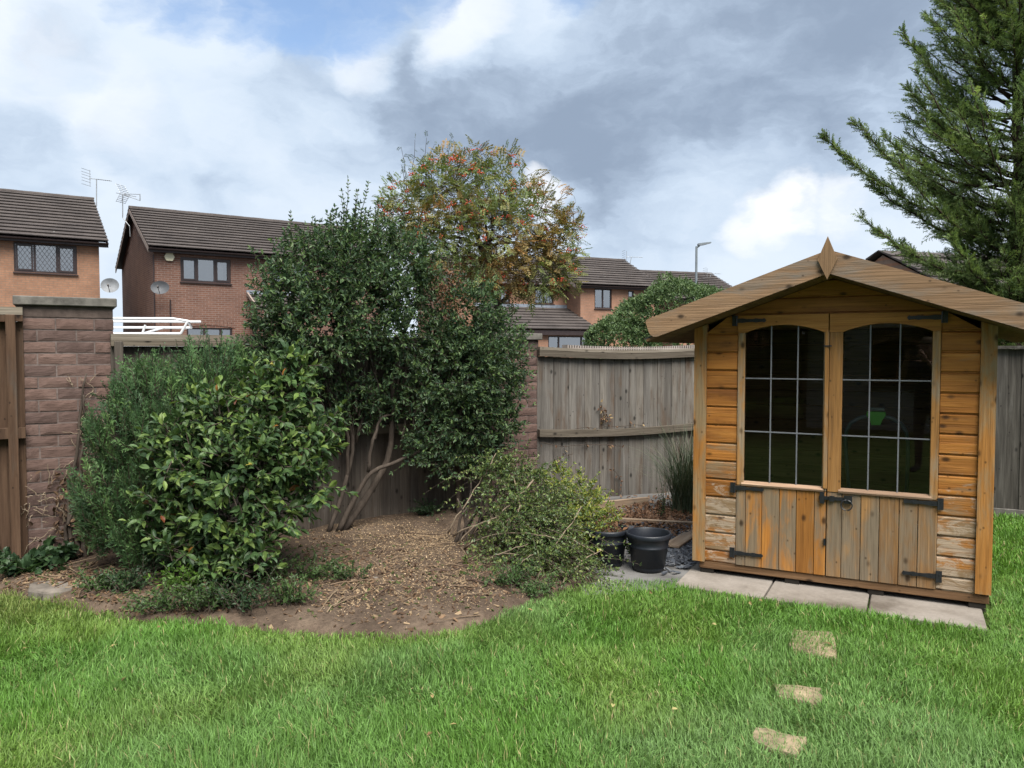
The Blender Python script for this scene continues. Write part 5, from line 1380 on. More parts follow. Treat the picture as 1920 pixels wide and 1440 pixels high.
# ---- tall conifer at the right edge, behind the fence
def build_conifer():
    Y0 = 9.2; base = np.array([PX(1905, 500, Y0)[0], Y0, -.1]); root = empty('conifer_tree', base); tag(root, 'tall feathery conifer tree at the right edge behind the summerhouse', 'tree')
    H_ = 7.4
    Geo().tube(through([(0, 0, 0), (.02, .03, 2.5), (-.03, 0, 5), (0, 0, H_)], 20, .008), np.linspace(.13, .015, 20), 9).build('trunk', BARKD, root, smooth=True)
    g = Geo(); br = []
    shoot_b, shoot_d, shoot_l = [], [], []
    def branch(a, b, r, lift, n2, l2):
        """a main branch with side shoots: the tips curve upwards"""
        a = np.asarray(a, float); b = np.asarray(b, float); k = 12; t = np.linspace(0, 1, k)[:, None]
        P = a + (b - a) * t; P[:, 2] += -lift * np.sin(np.pi * t[:, 0]) * np.linalg.norm(b - a); P[1:] += rng.normal(0, .012, (k - 1, 3))
        br.append((P, r))
        L_ = np.linalg.norm(b - a)
        for j in range(n2):
            f = rng.uniform(.10, 1) ** .8; i = min(int(f * (k - 1)), k - 2); p = P[i] + (P[i + 1] - P[i]) * (f * (k - 1) - i); tan = unit(P[i + 1] - P[i])
            s = unit(np.cross(tan, unit(rng.normal(size=3) + np.array([0, 0, 1.2])))) * rng.choice([-1, 1])
            d = unit(tan * .85 + s * .55 + np.array([0, 0, .12]) + rng.normal(0, .12, 3))
            shoot_b.append(p); shoot_d.append(d); shoot_l.append(l2 * (1.15 - .7 * f) * rng.uniform(.6, 1.2))
        shoot_b.append(P[-3]); shoot_d.append(unit(P[-1] - P[-3])); shoot_l.append(l2 * .8)
    def q(u, v, dy=0): return PX(u, v, Y0 + dy) - base
    # the branches that stand out against the sky
    for (u0, v0, u1, v1, dy, n2) in [(1890, 420, 1545, 258, -.4, 150), (1890, 400, 1600, 232, .2, 130), (1880, 450, 1625, 340, -.2, 80), (1885, 520, 1610, 405, -.3, 80), (1880, 540, 1645, 430, .3, 70), (1890, 300, 1700, 165, -.2, 70), (1890, 260, 1690, 55, .0, 80), (1895, 200, 1735, 30, .3, 70), (1890, 330, 1715, 125, -.3, 60),
                                     (1890, 230, 1725, 100, .2, 60), (1895, 120, 1810, -60, 0, 60), (1895, 60, 1770, -90, .2, 60), (1890, 350, 1660, 260, -.5, 70), (1890, 470, 1680, 300, -.5, 70), (1890, 640, 1790, 560, -.2, 60), (1895, 180, 1790, 50, -.3, 50), (1890, 420, 1720, 330, .4, 60), (1890, 560, 1780, 440, -.6, 60), (1890, 660, 1830, 600, -.3, 50)]:
        branch(q(u0, v0), q(u1, v1, dy), .022, .10, int(n2 * 1.9), .25)
    for k in range(275):                                          # the rest of the crown, all round
        z = rng.uniform(1.2, H_ - .6); az = rng.uniform(R(130), R(310)); rad = 1.35 * (1 - (z / (H_ + .4)) ** 2.2) + .25; rad *= rng.uniform(.7, 1.1) * (.55 if z < 3.2 else 1)
        a = np.array([0, 0, z]); b = a + np.array([math.cos(az) * rad, math.sin(az) * rad, rad * rng.uniform(.35, .8)])
        branch(a, b, .016, .08, 27, .33)
    B = np.array(shoot_b); D = np.array(shoot_d); L = np.array(shoot_l)
    S = shoots(B, D, L, 5, .10)
    bc = [(.14, .215, .085), (.175, .255, .095), (.215, .30, .11), (.26, .345, .13), (.11, .175, .07)]
    bcs = pick(bc, len(S), [.2, .28, .24, .16, .12]) * (.8 + .5 * vnoise((S[:, 2] + base) * 3, 72))[:, None]
    def cols(n): return bcs * (1 + rng.normal(0, .12, (n, 1)))
    spray(g, S, L * .42, cols, .0080, 6, .55)
    g.build('crown', leafmat('conifer frond', .6, .42, .25), root, kind='stuff')
    tw = Geo(); S2 = S[::2, ::2]; tw.tubes(S2, np.tile(np.linspace(.0045, .0015, 3), (len(S2), 1)), 3, cap=False)
    tw.build('twigs', BARKD, root, kind='stuff')
    for P, r in br: Geo().tube(P, np.linspace(r, .004, len(P)), 5).build('branch', BARKD, root, smooth=True)
build_conifer()
# ------------------------------------------------------------------ cut brush, pots, litter
def build_brush():
    base = np.array([.12, 5.72, 0]); root = empty('brush_pile', base); tag(root, 'heap of cut leafy branches on the bed, left of the black pots', 'brush pile')
    lob = []
    for u, v, r, Y in [(935, 915, 48, 6.1), (990, 925, 46, 6.1), (1025, 975, 44, 5.9), (975, 1010, 80, 5.7), (1075, 1055, 30, 5.5), (880, 1075, 18, 5.4), (910, 1095, 22, 5.2), (1030, 1070, 44, 5.35), (960, 1075, 34, 5.3), (1055, 1000, 26, 5.75), (940, 885, 34, 6.2), (1010, 1020, 60, 5.6), (960, 1110, 22, 5.12), (1060, 1095, 24, 5.2)]:
        p = PX(u, v, Y); lob.append((*(p - base), r / F_PX * Y))
    p, d = lobe_points(lob, 1100, (.45, 1.05), .40); ok = (p[:, 2] > .02); p, d = p[ok], d[ok]
    # branches lie outwards and droop
    az = rng.normal(.2, .9, len(p)); flow = np.stack([np.cos(az), -np.abs(np.sin(az)) * .6, rng.normal(.18, .45, len(p))], 1)
    dd = unit(d * .6 + flow * .7 + rng.normal(0, .3, p.shape)); L = rng.uniform(.10, .30, len(p)) * np.where(rng.random(len(p)) < .3, 1.8, 1.0)
    S = shoots(p, dd, L, 6, .35); S[:, :, 2] = np.maximum(S[:, :, 2], .012)
    yel = ((p[:, 0] > .25) & (p[:, 2] > .22))
    base_c = [(.085, .14, .045), (.115, .175, .052), (.068, .112, .042), (.155, .215, .06), (.18, .215, .065)]
    g = Geo(); shoot_leaves(g, S, 9, .034, .019, base_c, .9, drop=.10, taper=.3)
    g.build('foliage', leafmat('brush leaf', .42, .25, .4), root, kind='stuff')
    tw = Geo(); tw.tubes(S, np.tile(np.linspace(.0028, .001, 6), (len(S), 1)), 3, cap=False); tw.build('twigs', BARK, root, kind='stuff')
    # long arching bare stems
    for (a, b, c_) in [((850, 1005, 5.9), (960, 930, 5.7), (1120, 1040, 5.4)), ((880, 1060, 5.6), (960, 1010, 5.35), (1060, 1075, 5.2)), ((860, 1020, 5.8), (900, 950, 5.8), (1010, 985, 5.5)), ((1000, 1110, 5.1), (1015, 1060, 5.3), (1090, 950, 5.6)), ((870, 1090, 5.4), (920, 1040, 5.35), (990, 1020, 5.3)), ((960, 890, 6.0), (985, 950, 5.7), (968, 1000, 5.5)), ((905, 1110, 5.15), (960, 1065, 5.2), (1000, 1040, 5.25)), ((1000, 900, 5.9), (950, 960, 5.7), (890, 1000, 5.7)), ((840, 1000, 6.0), (900, 900, 6.0), (930, 850, 6.2)), ((870, 1030, 5.8), (930, 980, 5.5), (1040, 1010, 5.35)), ((1050, 1100, 5.15), (1080, 1050, 5.3), (1130, 1030, 5.4))]:
        q = np.array([PX(*a), PX(*b), PX(*c_)]) - base; q[:, 2] = np.maximum(q[:, 2], .02)
        t = np.linspace(0, 1, 14)[:, None]; P = (1 - t) ** 2 * q[0] + 2 * t * (1 - t) * (q[1] * 1.0) + t * t * q[2]; P[1:-1] += rng.normal(0, .006, (12, 3))
        Geo().tube(P, np.linspace(.0075, .003, 14), 6).build('branch', BARKL, root, smooth=True)
    # butts of the cut branches at the left
    for k in range(9):
        b = PX(rng.uniform(840, 900), rng.uniform(1015, 1040), 6.0) - base; b[2] = rng.uniform(.0, .04); e = PX(rng.uniform(855, 960), rng.uniform(880, 960), rng.uniform(5.95, 6.2)) - base
        Geo().tube(wob(b, e, 9, .012), np.linspace(rng.uniform(.010, .02), .006, 9), 7).build('branch', BARK, root, smooth=True)
    return root
build_brush()
def build_variegated():
    base = np.array([.62, 5.95, 0]); root = empty('variegated_shrub', base); tag(root, 'small yellow-edged evergreen shrub behind the black pots', 'shrub')
    lob = [(*(PX(u, v, Y) - base), r / F_PX * Y) for u, v, r, Y in [(1085, 920, 28, 6.1), (1065, 950, 36, 6.0), (1110, 955, 36, 5.9), (1138, 982, 24, 5.85), (1090, 985, 36, 5.8), (1050, 905, 26, 6.1), (1110, 1010, 26, 5.7)]]
    p, d = lobe_points(lob, 330, (.4, 1.0), .4); dd = unit(d + np.array([0, 0, .5]) + rng.normal(0, .3, p.shape)); S = shoots(p, dd, rng.uniform(.06, .12, len(p)), 4, .05)
    g = Geo(); shoot_leaves(g, S, 5, .036, .020, [(.30, .32, .06), (.36, .36, .08), (.12, .19, .05), (.16, .22, .05), (.24, .29, .06)], .9)
    g.build('foliage', leafmat('variegated leaf', .4, .25, .4), root, kind='stuff')
    for k in range(4): Geo().tube(wob((rng.uniform(-.05, .05), rng.uniform(-.05, .05), 0), lob[k][:3], 7, .01), np.linspace(.009, .004, 7), 5).build('stem', BARK, root, smooth=True)
build_variegated()
# pots
POT = plain('black plastic', (.012, .015, .022), .42, .45, var=.35, scale=6, bs=.1)
COMP = plain('potting soil', (.045, .03, .02), .95, .1, var=.5, scale=30, bs=.6)
def lathe(prof, n=40):
    pr = np.asarray(prof, float); k = len(pr); th = np.arange(n) * 2 * np.pi / n
    V = np.stack([pr[:, 0][:, None] * np.cos(th), pr[:, 0][:, None] * np.sin(th), np.repeat(pr[:, 1][:, None], n, 1)], -1)
    i = np.arange(k - 1)[:, None]; j = np.arange(n)[None]; j2 = (j + 1) % n
    return Geo().add(V.reshape(-1, 3), [np.stack([i * n + j, i * n + j2, (i + 1) * n + j2, (i + 1) * n + j], -1).reshape(-1, 4)])
def pot(x, y, sc, label, fill, tilt=0.0):
    r = empty('plant_pot', (x, y, .008)); r.rotation_euler = (tilt, 0, rng.uniform(0, 6)); tag(r, label, 'plant pot', 'black plastic pots beside the summerhouse')
    pr = [(0, .012), (.098, .012), (.102, 0), (.108, .002), (.112, .03), (.112, .034), (.118, .036), (.136, .165), (.1395, .167), (.140, .178), (.138, .180), (.148, .232), (.158, .235), (.161, .240), (.161, .262), (.157, .268), (.150, .268), (.146, .262), (.140, .20), (.110, .02)]
    b = lathe([(a * sc, b * sc) for a, b in pr]).build('pot_wall', POT, r, smooth=False)
    b.data.polygons.foreach_set('use_smooth', np.ones(len(b.data.polygons), bool))
    n = 24; th = np.arange(n) * 2 * np.pi / n; rad = (.112 + (.146 - .112) * fill) * sc
    g = Geo(); g.add(np.r_[np.c_[rad * np.cos(th), rad * np.sin(th), np.full(n, (.03 + .23 * fill) * sc)], [[0, 0, (.045 + .23 * fill) * sc]]], [np.stack([np.arange(n), (np.arange(n) + 1) % n, np.full(n, n)], -1)])
    g.build('soil', COMP, r)
    return r
pot(1.0, 5.58, 1.03, 'empty black plastic pot standing in front, nearest the summerhouse', .55)
p2 = pot(.715, 5.72, 1.03, 'black plastic pot with dead leaves, half hidden by the brush pile', .9)
g = Geo(); n = 45; a = rng.uniform(0, 6.28, n); rr = .12 * np.sqrt(rng.random(n))
leaves(g, np.c_[rr * np.cos(a), rr * np.sin(a), rng.uniform(.25, .285, n)], rdir(n, .1), rdir(n, 1.5), .045, .024, pick([(.16, .085, .045), (.21, .12, .065), (.11, .06, .035)], n)); g.build('dead_leaves', leafmat('dead leaf', .8, .1, .15), p2, kind='stuff')
# wood chips, litter, slate
def scatter(name, regions, n, size, cols, mat, label, cat, thick=.004, hf=bed_h, lift=.004, tilt=.35, flat=False):
    P = []
    for (u, v, ru, rv, w) in regions:
        k = int(n * w); a = rng.normal(0, 1, (k, 2)); P.append(np.array([GP(u + x * ru, min(max(v + y * rv, 930), 1250)) for x, y in a]))
    P = np.concatenate(P); ok = ~in_lawn(P[:, 0], P[:, 1]) & (P[:, 1] < fence_y(P[:, 0]) - .05); s, t = shed_local(P[:, 0], P[:, 1]); ok &= ~((s > -.05) & (t > -.4)); P = P[ok]; n = len(P)
    P[:, 2] = hf(P[:, 0], P[:, 1]) + lift
    az = rng.uniform(0, 6.28, n); d = np.stack([np.cos(az), np.sin(az), rng.normal(0, tilt, n)], 1); up = np.stack([rng.normal(0, tilt, n), rng.normal(0, tilt, n), np.ones(n)], 1)
    d, sd, nr = frames(d, up); L = rng.uniform(*size, n); W_ = L * rng.uniform(.25, .6, n); T_ = thick * rng.uniform(.6, 1.4, n)
    if flat:
        g = Geo(); leaves(g, P - d * L[:, None] * .5, d, nr, L, W_, pick(cols, n), (FLAT_V, FLAT_F), .15); return tag(g.build(name, mat), label, cat, kind='stuff')
    bv, bf = box_arrays((1, 1, 1))
    V = P[:, None] + bv[None, :, :1] * (L[:, None, None] * d[:, None]) + bv[None, :, 1:2] * (W_[:, None, None] * sd[:, None]) * (1 - .35 * (bv[None, :, :1] > 0)) + bv[None, :, 2:] * (T_[:, None, None] * nr[:, None])
    g = Geo(); C = np.repeat(pick(cols, n) * (1 + rng.normal(0, .15, (n, 1))), 8, 0)
    g.add(V.reshape(-1, 3), [(bf[0][None] + (np.arange(n) * 8)[:, None, None]).reshape(-1, 4)], np.clip(C, .01, .9))
    return tag(g.build(name, mat), label, cat, kind='stuff')
CHIPM = colmat('chip', .9, .15)
CHC = [(.36, .26, .16), (.30, .21, .125), (.22, .15, .09), (.14, .095, .06), (.09, .06, .042), (.44, .33, .21)]
scatter('wood_chips', [(800, 1040, 60, 22, .35), (700, 1010, 70, 22, .25), (760, 1100, 90, 30, .2), (660, 1120, 60, 25, .1), (880, 1110, 50, 20, .1)], 24000, (.005, .019), CHC, CHIPM, 'pale wood chips strewn over the bare soil of the bed', 'wood chips', flat=True)
scatter('leaf_litter', [(640, 1080, 60, 35, .25), (250, 1130, 150, 20, .45), (100, 1095, 70, 14, .35), (760, 1120, 110, 35, .3), (920, 1110, 60, 22, .1)], 1900, (.012, .045), [(.12, .075, .045), (.18, .115, .07), (.09, .055, .035), (.25, .18, .11), (.07, .09, .03)], CHIPM, 'brown leaf litter and crumbs of soil on the bed', 'leaf litter', .005, tilt=.6)
yz = lambda x, y: .004 + .012 * vnoise(np.c_[x, y] * 3, 31) + .02 * np.clip((y - 6.3) / .8, 0, 1)
scatter('dead_leaves', [(1230, 970, 50, 14, .6), (1180, 985, 45, 16, .25), (1270, 1000, 30, 14, .15)], 1600, (.02, .06), [(.17, .09, .05), (.22, .125, .075), (.12, .065, .04), (.27, .17, .11)], CHIPM, 'brown dead leaves drifted against the grey fence', 'dead leaves', .004, yz, .012, .6)
scatter('slate_chippings', [(1285, 1040, 28, 14, .6), (1275, 1015, 30, 12, .25), (1215, 1020, 30, 16, .15)], 700, (.03, .075), [(.10, .11, .13), (.14, .155, .18), (.075, .08, .095), (.19, .20, .22)], CHIPM, 'blue-grey slate chippings beside the summerhouse corner', 'slate', .009, yz, .010, .28)
def twigs_on_ground(regs, n, label):
    g = Geo(); P = []
    for u, v, ru, rv, w in regs:
        for k in range(int(n * w)):
            p = GP(u + rng.normal() * ru, max(945, v + rng.normal() * rv)); 
            if in_lawn(np.array([p[0]]), np.array([p[1]]))[0] or p[1] > fence_y(p[0]) - .1: continue
            a = rng.uniform(0, 6.28); L = rng.uniform(.08, .3); e = p + np.array([math.cos(a), math.sin(a), 0]) * L
            q = wob(p, e, 5, .012); q[:, 2] = bed_h(q[:, 0], q[:, 1]) + .006 + np.abs(rng.normal(0, .008, 5)); P.append(q)
    P = np.array(P); g.tubes(P, np.tile(np.linspace(.0035, .0018, 5), (len(P), 1)) * rng.uniform(.6, 1.6, (len(P), 1)), 4, pick([(.17, .12, .08), (.24, .18, .12), (.09, .06, .045)], len(P)))
    tag(g.build('twigs', CHIPM), label, 'twigs', kind='stuff')
twigs_on_ground([(650, 1100, 50, 30, .3), (880, 1090, 40, 25, .3), (170, 1095, 110, 16, .7), (740, 1040, 90, 30, .1)], 110, 'thin broken twigs lying scattered over the bed')
# battens and planks by the fence
TIMB = wood('loose timber', [(.26, .18, .12), (.38, .28, .20), (.46, .36, .27)], 'x', grey=(.22, .19, .16), greyamt=(.5, .75), rough=.9, knots=False)
def timber(a, b, w, th, label, z=.03):
    a = np.asarray(a, float); b = np.asarray(b, float); c_ = (a + b) / 2; L = np.linalg.norm(b - a)
    r = Geo().add(*box_arrays((L, w, th), .004)).build('timber_plank', TIMB, loc=(c_[0], c_[1], z)); r.rotation_euler = (0, R(1.5), math.atan2(b[1] - a[1], b[0] - a[0])); tag(r, label, 'plank', 'loose timber by the fence')
timber(GP(1140, 985)[:2], GP(1305, 990)[:2], .05, .03, 'long pale batten lying across the dead leaves', .05)
timber(GP(1258, 1035)[:2], GP(1312, 995)[:2], .13, .02, 'short weathered plank leaning by the summerhouse corner', .035)
timber(GP(1110, 962)[:2], GP(1215, 948)[:2], .03, .09, 'grey edging board at the foot of the fence', .055)
# arching grass clump behind the summerhouse corner
def build_clump():
    base = np.array([1.72, 7.55, .0]); root = empty('grass_clump', base); tag(root, 'arching blue-green grass clump between fence and summerhouse', 'ornamental grass')
    n = 520; az = rng.uniform(0, 6.28, n); b = np.c_[rng.normal(0, .07, n), rng.normal(0, .07, n), np.zeros(n)]
    L = rng.uniform(.5, 1.15, n); out = rng.uniform(.2, .95, n); t = np.linspace(0, 1, 9)[None, :]
    r = (out * L)[:, None] * t ** 1.6 * .75; z = L[:, None] * (t - .55 * (out[:, None]) * t ** 2.4)
    P = b[:, None] + np.stack([np.cos(az)[:, None] * r, np.sin(az)[:, None] * r, z], -1)
    w = np.stack([-np.sin(az), np.cos(az), 0 * az], 1)[:, None] * (.0032 * (1 - .75 * t ** 2))[..., None]
    V = np.stack([P - w, P + w], 2).reshape(n, -1, 3); i = (np.arange(n) * 18)[:, None, None] + (np.arange(8) * 2)[None, :, None]
    f = (i + np.array([0, 1, 3, 2])).reshape(-1, 4); C = np.repeat(pick([(.09, .13, .075), (.12, .16, .095), (.07, .105, .06), (.19, .20, .13)], n), 18, 0)
    Geo().add(V.reshape(-1, 3), [f], C).build('blades', leafmat('clump blade', .6, .2, .3), root, kind='stuff')
build_clump()
# dead ivy stems on the tall pillar
def build_ivy():
    a = math.atan2(*(FB - FA)[::-1]); root = empty('dead_ivy', (*FA, 0), a); tag(root, 'bare brown ivy stems climbing the tall left pillar', 'climber')
    f = facade(tuple(FA), a)
    def q(u, v, y=-.02): s, h = f(u, v); return np.array([s, y - abs(rng.normal(0, .006)), max(h, -.02)])
    main = [[(150, 1075), (135, 960), (140, 860), (150, 780), (155, 722), (162, 700)], [(160, 1070), (152, 960), (150, 880), (160, 800), (157, 740)], [(110, 1070), (120, 1010), (135, 960), (150, 900)], [(140, 1060), (128, 980), (130, 900), (148, 830)]]
    for m_ in main: Geo().tube(through([q(u, v, -.03) for u, v in m_], 18, .006), np.linspace(.019, .006, 18), 7).build('stem', BARK, root, smooth=True)
    g = Geo()
    for k in range(95):
        u, v = rng.uniform(50, 175), rng.uniform(900, 1060)
        if rng.random() < .4: u, v = rng.normal(155, 14), rng.uniform(700, 950)
        an = rng.uniform(0, 6.28); L = rng.uniform(12, 45); pts = [q(u, v), q(u + math.cos(an) * L * .5 + rng.normal() * 4, v + math.sin(an) * L * .5, -.03), q(u + math.cos(an) * L, v + math.sin(an) * L)]
        g.tube(through(pts, 7, .004), np.linspace(.004, .0018, 7), 4)
    g.build('side_twigs', BARKL, root, kind='stuff')
    g = Geo(); n = 220; lit = np.array([q(rng.normal(140, 26), rng.uniform(880, 1070), -.03) for _ in range(n)])
    leaves(g, lit, rdir(n), rdir(n), .05, .03, pick([(.12, .075, .05), (.17, .11, .07), (.08, .05, .035)], n)); g.build('dead_leaves', leafmat('dead ivy leaf', .8, .1, .1), root, kind='stuff')
build_ivy()
# withered climber left on the grey fence
def build_dead_vine():
    root = empty('dead_vine', (*FD, 0)); tag(root, 'withered brown climber remains clinging to the grey fence', 'climber'); o = np.array([*FD, 0])
    a = math.atan2(*(FE - FD)[::-1]); f = facade(tuple(FD), a); d = np.array([math.cos(a), math.sin(a), 0]); nn = np.array([d[1], -d[0], 0])
    def q(u, v, off=.035): s_, h = f(u, v); return d * s_ + nn * off + np.array([0, 0, h])
    g = Geo(); lf = Geo(); P = []
    for m_ in [[(1120, 765), (1132, 780), (1138, 800)], [(1125, 800), (1130, 775), (1122, 758)], [(1140, 778), (1130, 790)], [(1010, 828), (1050, 840), (1100, 830), (1160, 836)], [(1145, 880), (1158, 890), (1162, 920), (1164, 935)], [(1075, 803), (1120, 800), (1200, 797)], [(1040, 862), (1055, 855), (1070, 850)]]:
        c_ = through([q(u, v, .05) for u, v in m_], 8, .006); g.tube(c_, .003, 4); P += list(c_)
    P = np.array(P); P = P[rng.integers(0, len(P), 75)] + rng.normal(0, .012, (75, 3)); leaves(lf, P, rdir(75, -.4), rdir(75), .04, .022, pick([(.15, .085, .055), (.20, .12, .075), (.11, .065, .045), (.30, .22, .12)], 75))
    g.build('stems', BARK, root, kind='stuff'); lf.build('dead_leaves', leafmat('withered leaf', .8, .1, .1), root, kind='stuff')
build_dead_vine()
# small plants in the bed
def weed(u, v, w, h, n, lf, cols, label, cat='plant', name='weed', droop=.3, T=(OVAL_V, OVAL_F), ratio=.5):
    w *= 1.3; h *= 1.25; n = int(n * 1.5); lf *= 1.5; droop *= .8
    b = GP(u, v); b[2] = bed_h(np.array([b[0]]), np.array([b[1]]))[0]; root = empty(name, b); tag(root, label, cat)
    az = rng.uniform(0, 6.28, n); o = rng.uniform(.3, 1.1, n); d = unit(np.stack([np.cos(az) * o * w, np.sin(az) * o * w * .7, np.full(n, h)], 1)); st_ = np.c_[rng.normal(0, w * .25, n), rng.normal(0, w * .2, n), np.zeros(n)]
    S = shoots(st_, d, np.hypot(h, w * .6) * rng.uniform(.6, 1.15, n), 6, droop); S[:, :, 2] = np.maximum(S[:, :, 2], .006)
    g = Geo(); shoot_leaves(g, S, 8, lf, lf * ratio, cols, .85, T, drop=.05); g.build('foliage', leafmat(name + ' leaf', .5, .3, .35), root, kind='stuff')
    tg = Geo(); tg.tubes(S, np.tile(np.linspace(.003, .0012, 6), (n, 1)), 4); tg.build('stems', BARK, root, kind='stuff')
DG = [(.045, .09, .038), (.058, .11, .044), (.036, .072, .036)]; BGc = [(.10, .20, .03), (.13, .24, .04), (.085, .17, .03)]; MG = [(.07, .13, .04), (.09, .155, .046), (.058, .105, .038)]
weed(50, 1075, .26, .10, 26, .06, DG, 'dark ivy creeping at the foot of the far left fence', 'ivy', 'ivy_plant', .3, (BIG_V, BIG_F), .85)
weed(105, 1070, .12, .10, 9, .055, DG, 'small dark ivy patch at the foot of the tall pillar', 'ivy', 'ivy_plant', .3, (BIG_V, BIG_F), .85)
weed(195, 1118, .16, .13, 16, .026, MG, 'low ferny weed beside the round stepping stone', droop=.35)
weed(345, 1130, .15, .26, 20, .030, BGc, 'bright green leafy shoots at the bed edge below the laurel', droop=.55)
weed(420, 1115, .20, .24, 26, .024, MG, 'dull green seedlings under the big-leaved bush', droop=.4)
weed(490, 1105, .22, .26, 30, .024, MG, 'bushy green seedlings right of the bright shoots', droop=.4)
weed(575, 1100, .20, .18, 26, .022, MG, 'low green weeds between the laurel and the wood chips', droop=.4)
weed(310, 1150, .20, .16, 22, .024, MG, 'green seedlings at the lawn edge below the dark conifer shrub', droop=.4)
weed(390, 1150, .20, .20, 26, .024, MG, 'leafy seedlings at the lawn edge below the big-leaved bush', droop=.4)
weed(455, 1150, .20, .22, 26, .024, DG, 'dark seedlings at the lawn edge right of the bright shoots', droop=.4)
weed(540, 1145, .18, .18, 24, .024, MG, 'green seedlings at the lawn edge left of the wood chips', droop=.4)
weed(250, 1120, .20, .18, 22, .024, DG, 'dark weeds in the bed between the round stone and the bright shoots', droop=.4)
weed(300, 1090, .20, .22, 24, .022, DG, 'dark low weeds in the shade of the conifer shrub', droop=.4)
weed(640, 1110, .14, .12, 14, .022, MG, 'sparse weeds on the litter beside the chips', droop=.4)
weed(800, 985, .16, .12, 20, .026, DG, 'low green weeds at the fence foot behind the chips', droop=.35)
weed(950, 1112, .18, .14, 22, .022, [(.075, .14, .045), (.095, .17, .06)], 'fresh green weeds in front of the brush pile', droop=.35)
weed(1010, 1118, .16, .09, 18, .020, [(.075, .14, .045), (.10, .17, .06)], 'low weeds at the grass edge before the brush pile', droop=.35)
weed(1190, 1060, .06, .10, 8, .024, BGc, 'green sprig growing between the two pots', droop=.2)
weed(1240, 980, .08, .22, 5, .018, MG, 'thin upright weed behind the front pot', droop=.1)
# stump, stones
CUT = plain('cut wood', (.36, .24, .14), .9, .15, var=.35, scale=14); MOSS = plain('mossy stone', (.06, .075, .02), .95, .1, var=.5, scale=10, bs=.8)
p = GP(842, 1121); st_ = lathe([(0, .016), (.05, .016), (.056, .012), (.058, -.02)], 14).build('tree_stump', CUT, smooth=False); st_.location = (p[0], p[1], .05); st_.scale = (1.1, .8, 1); tag(st_, 'pale cut stump flush with the soil of the bed', 'stump')
def rock(u, v, s, mat, label):
    p = GP(u, v); V, fs = box_arrays((s, s * .7, s * .65), s * .18); V = V + rng.normal(0, s * .05, V.shape); o = Geo().add(V, fs).build('stone', mat); o.location = (p[0], p[1], .05 + s * .2); o.rotation_euler = (.1, .15, rng.uniform(0, 3)); tag(o, label, 'stone')
rock(872, 1096, .085, MOSS, 'moss-covered stone at the left foot of the brush pile'); rock(735, 1112, .05, LOGS, 'small dark stone among the wood chips'); rock(700, 1105, .06, LOGS, 'dark stone at the edge of the seedlings')
# lawn mower standing inside the summerhouse
def build_mower():
    root = empty('lawn_mower', shed_world(1.22, .75, .12), -R(27.5)); tag(root, 'green and black lawn mower behind the right-hand door glass', 'lawn mower')
    o = np.array([1.22, .75, .12])
    inv = lambda p: np.array([*shed_local(p[0], p[1]), p[2]])
    def SP(u, v, t):
        r = ray(u, v); n = np.array([*SH_N, 0]); k = (SH_N @ SH_L + t) / (r @ n); p = np.array([0, 0, CAM_H]) + r * k; return inv(p) - o
    GRN = plain('green plastic', (.08, .38, .02), .4, .5, var=.1); BLK = plain('black tube', (.10, .12, .115), .35, .6)
    L_ = [SP(1582, 795, .50), SP(1585, 830, .52), SP(1592, 925, .7)]; L_.append(np.array([L_[2][0] + .04, .25, .05])); Rr = [SP(1702, 795, .50), SP(1703, 835, .52), SP(1700, 925, .7)]; Rr.append(np.array([Rr[2][0] - .04, .25, .05]))
    c = SP(1643, 776, .48)
    Geo().tube(through(L_[::-1] + [SP(1600, 782, .49), c, SP(1685, 784, .49)] + Rr, 34, 0), .013, 8).build('handle', BLK, root, smooth=True)
    g = Geo(); g.prism([(-.058, .022), (.058, .022), (.062, .0), (.038, -.04), (.028, -.07), (-.028, -.07), (-.038, -.04), (-.062, 0)], -.035, .03); g.build('control_box', GRN, root, loc=tuple(c + np.array([0, -.01, -.005])))
    g = Geo(); g.box((0, -.005, .034), (.10, .04, .02)); g.build('switch', BLK, root, loc=tuple(c))
    d = Geo(); d.prism([(-.22, .02), (.22, .02), (.22, .14), (.14, .2), (-.14, .2), (-.22, .14)], .0, .5); d.build('deck', GRN, root)
    for sx in (-.24, .24):
        for sy in (.08, .42):
            Geo().tube([(sx - .02, sy, .075), (sx + .02, sy, .075)], .075, 18).build('wheel', BLK, root)
    b = Geo(); b.tube([(-.2, -.12, .13), (.2, -.12, .13)], .10, 10); b.build('grass_box', BLK, root)
build_mower()

# a few fallen leaves on the lawn
def lawn_litter():
    n = 26; x = rng.uniform(-3.2, 3.2, n); y = rng.uniform(2.6, 5.2, n); ok = in_lawn(x, y) & (np.abs(x) < .7 * y); x, y = x[ok], y[ok]; n = len(x)
    g = Geo(); leaves(g, np.c_[x, y, lawn_h(x, y) + .038], rdir(n, .05) * np.array([1, 1, .3]), rdir(n, 2.5), rng.uniform(.025, .05, n), rng.uniform(.014, .026, n), pick([(.30, .20, .10), (.38, .28, .13), (.22, .13, .07), (.42, .36, .16)], n), (BIG_V, BIG_F))
    tag(g.build('fallen_leaves', leafmat('fallen leaf', .8, .1, .1)), 'small dry leaves scattered over the lawn', 'leaves', kind='stuff')
lawn_litter()

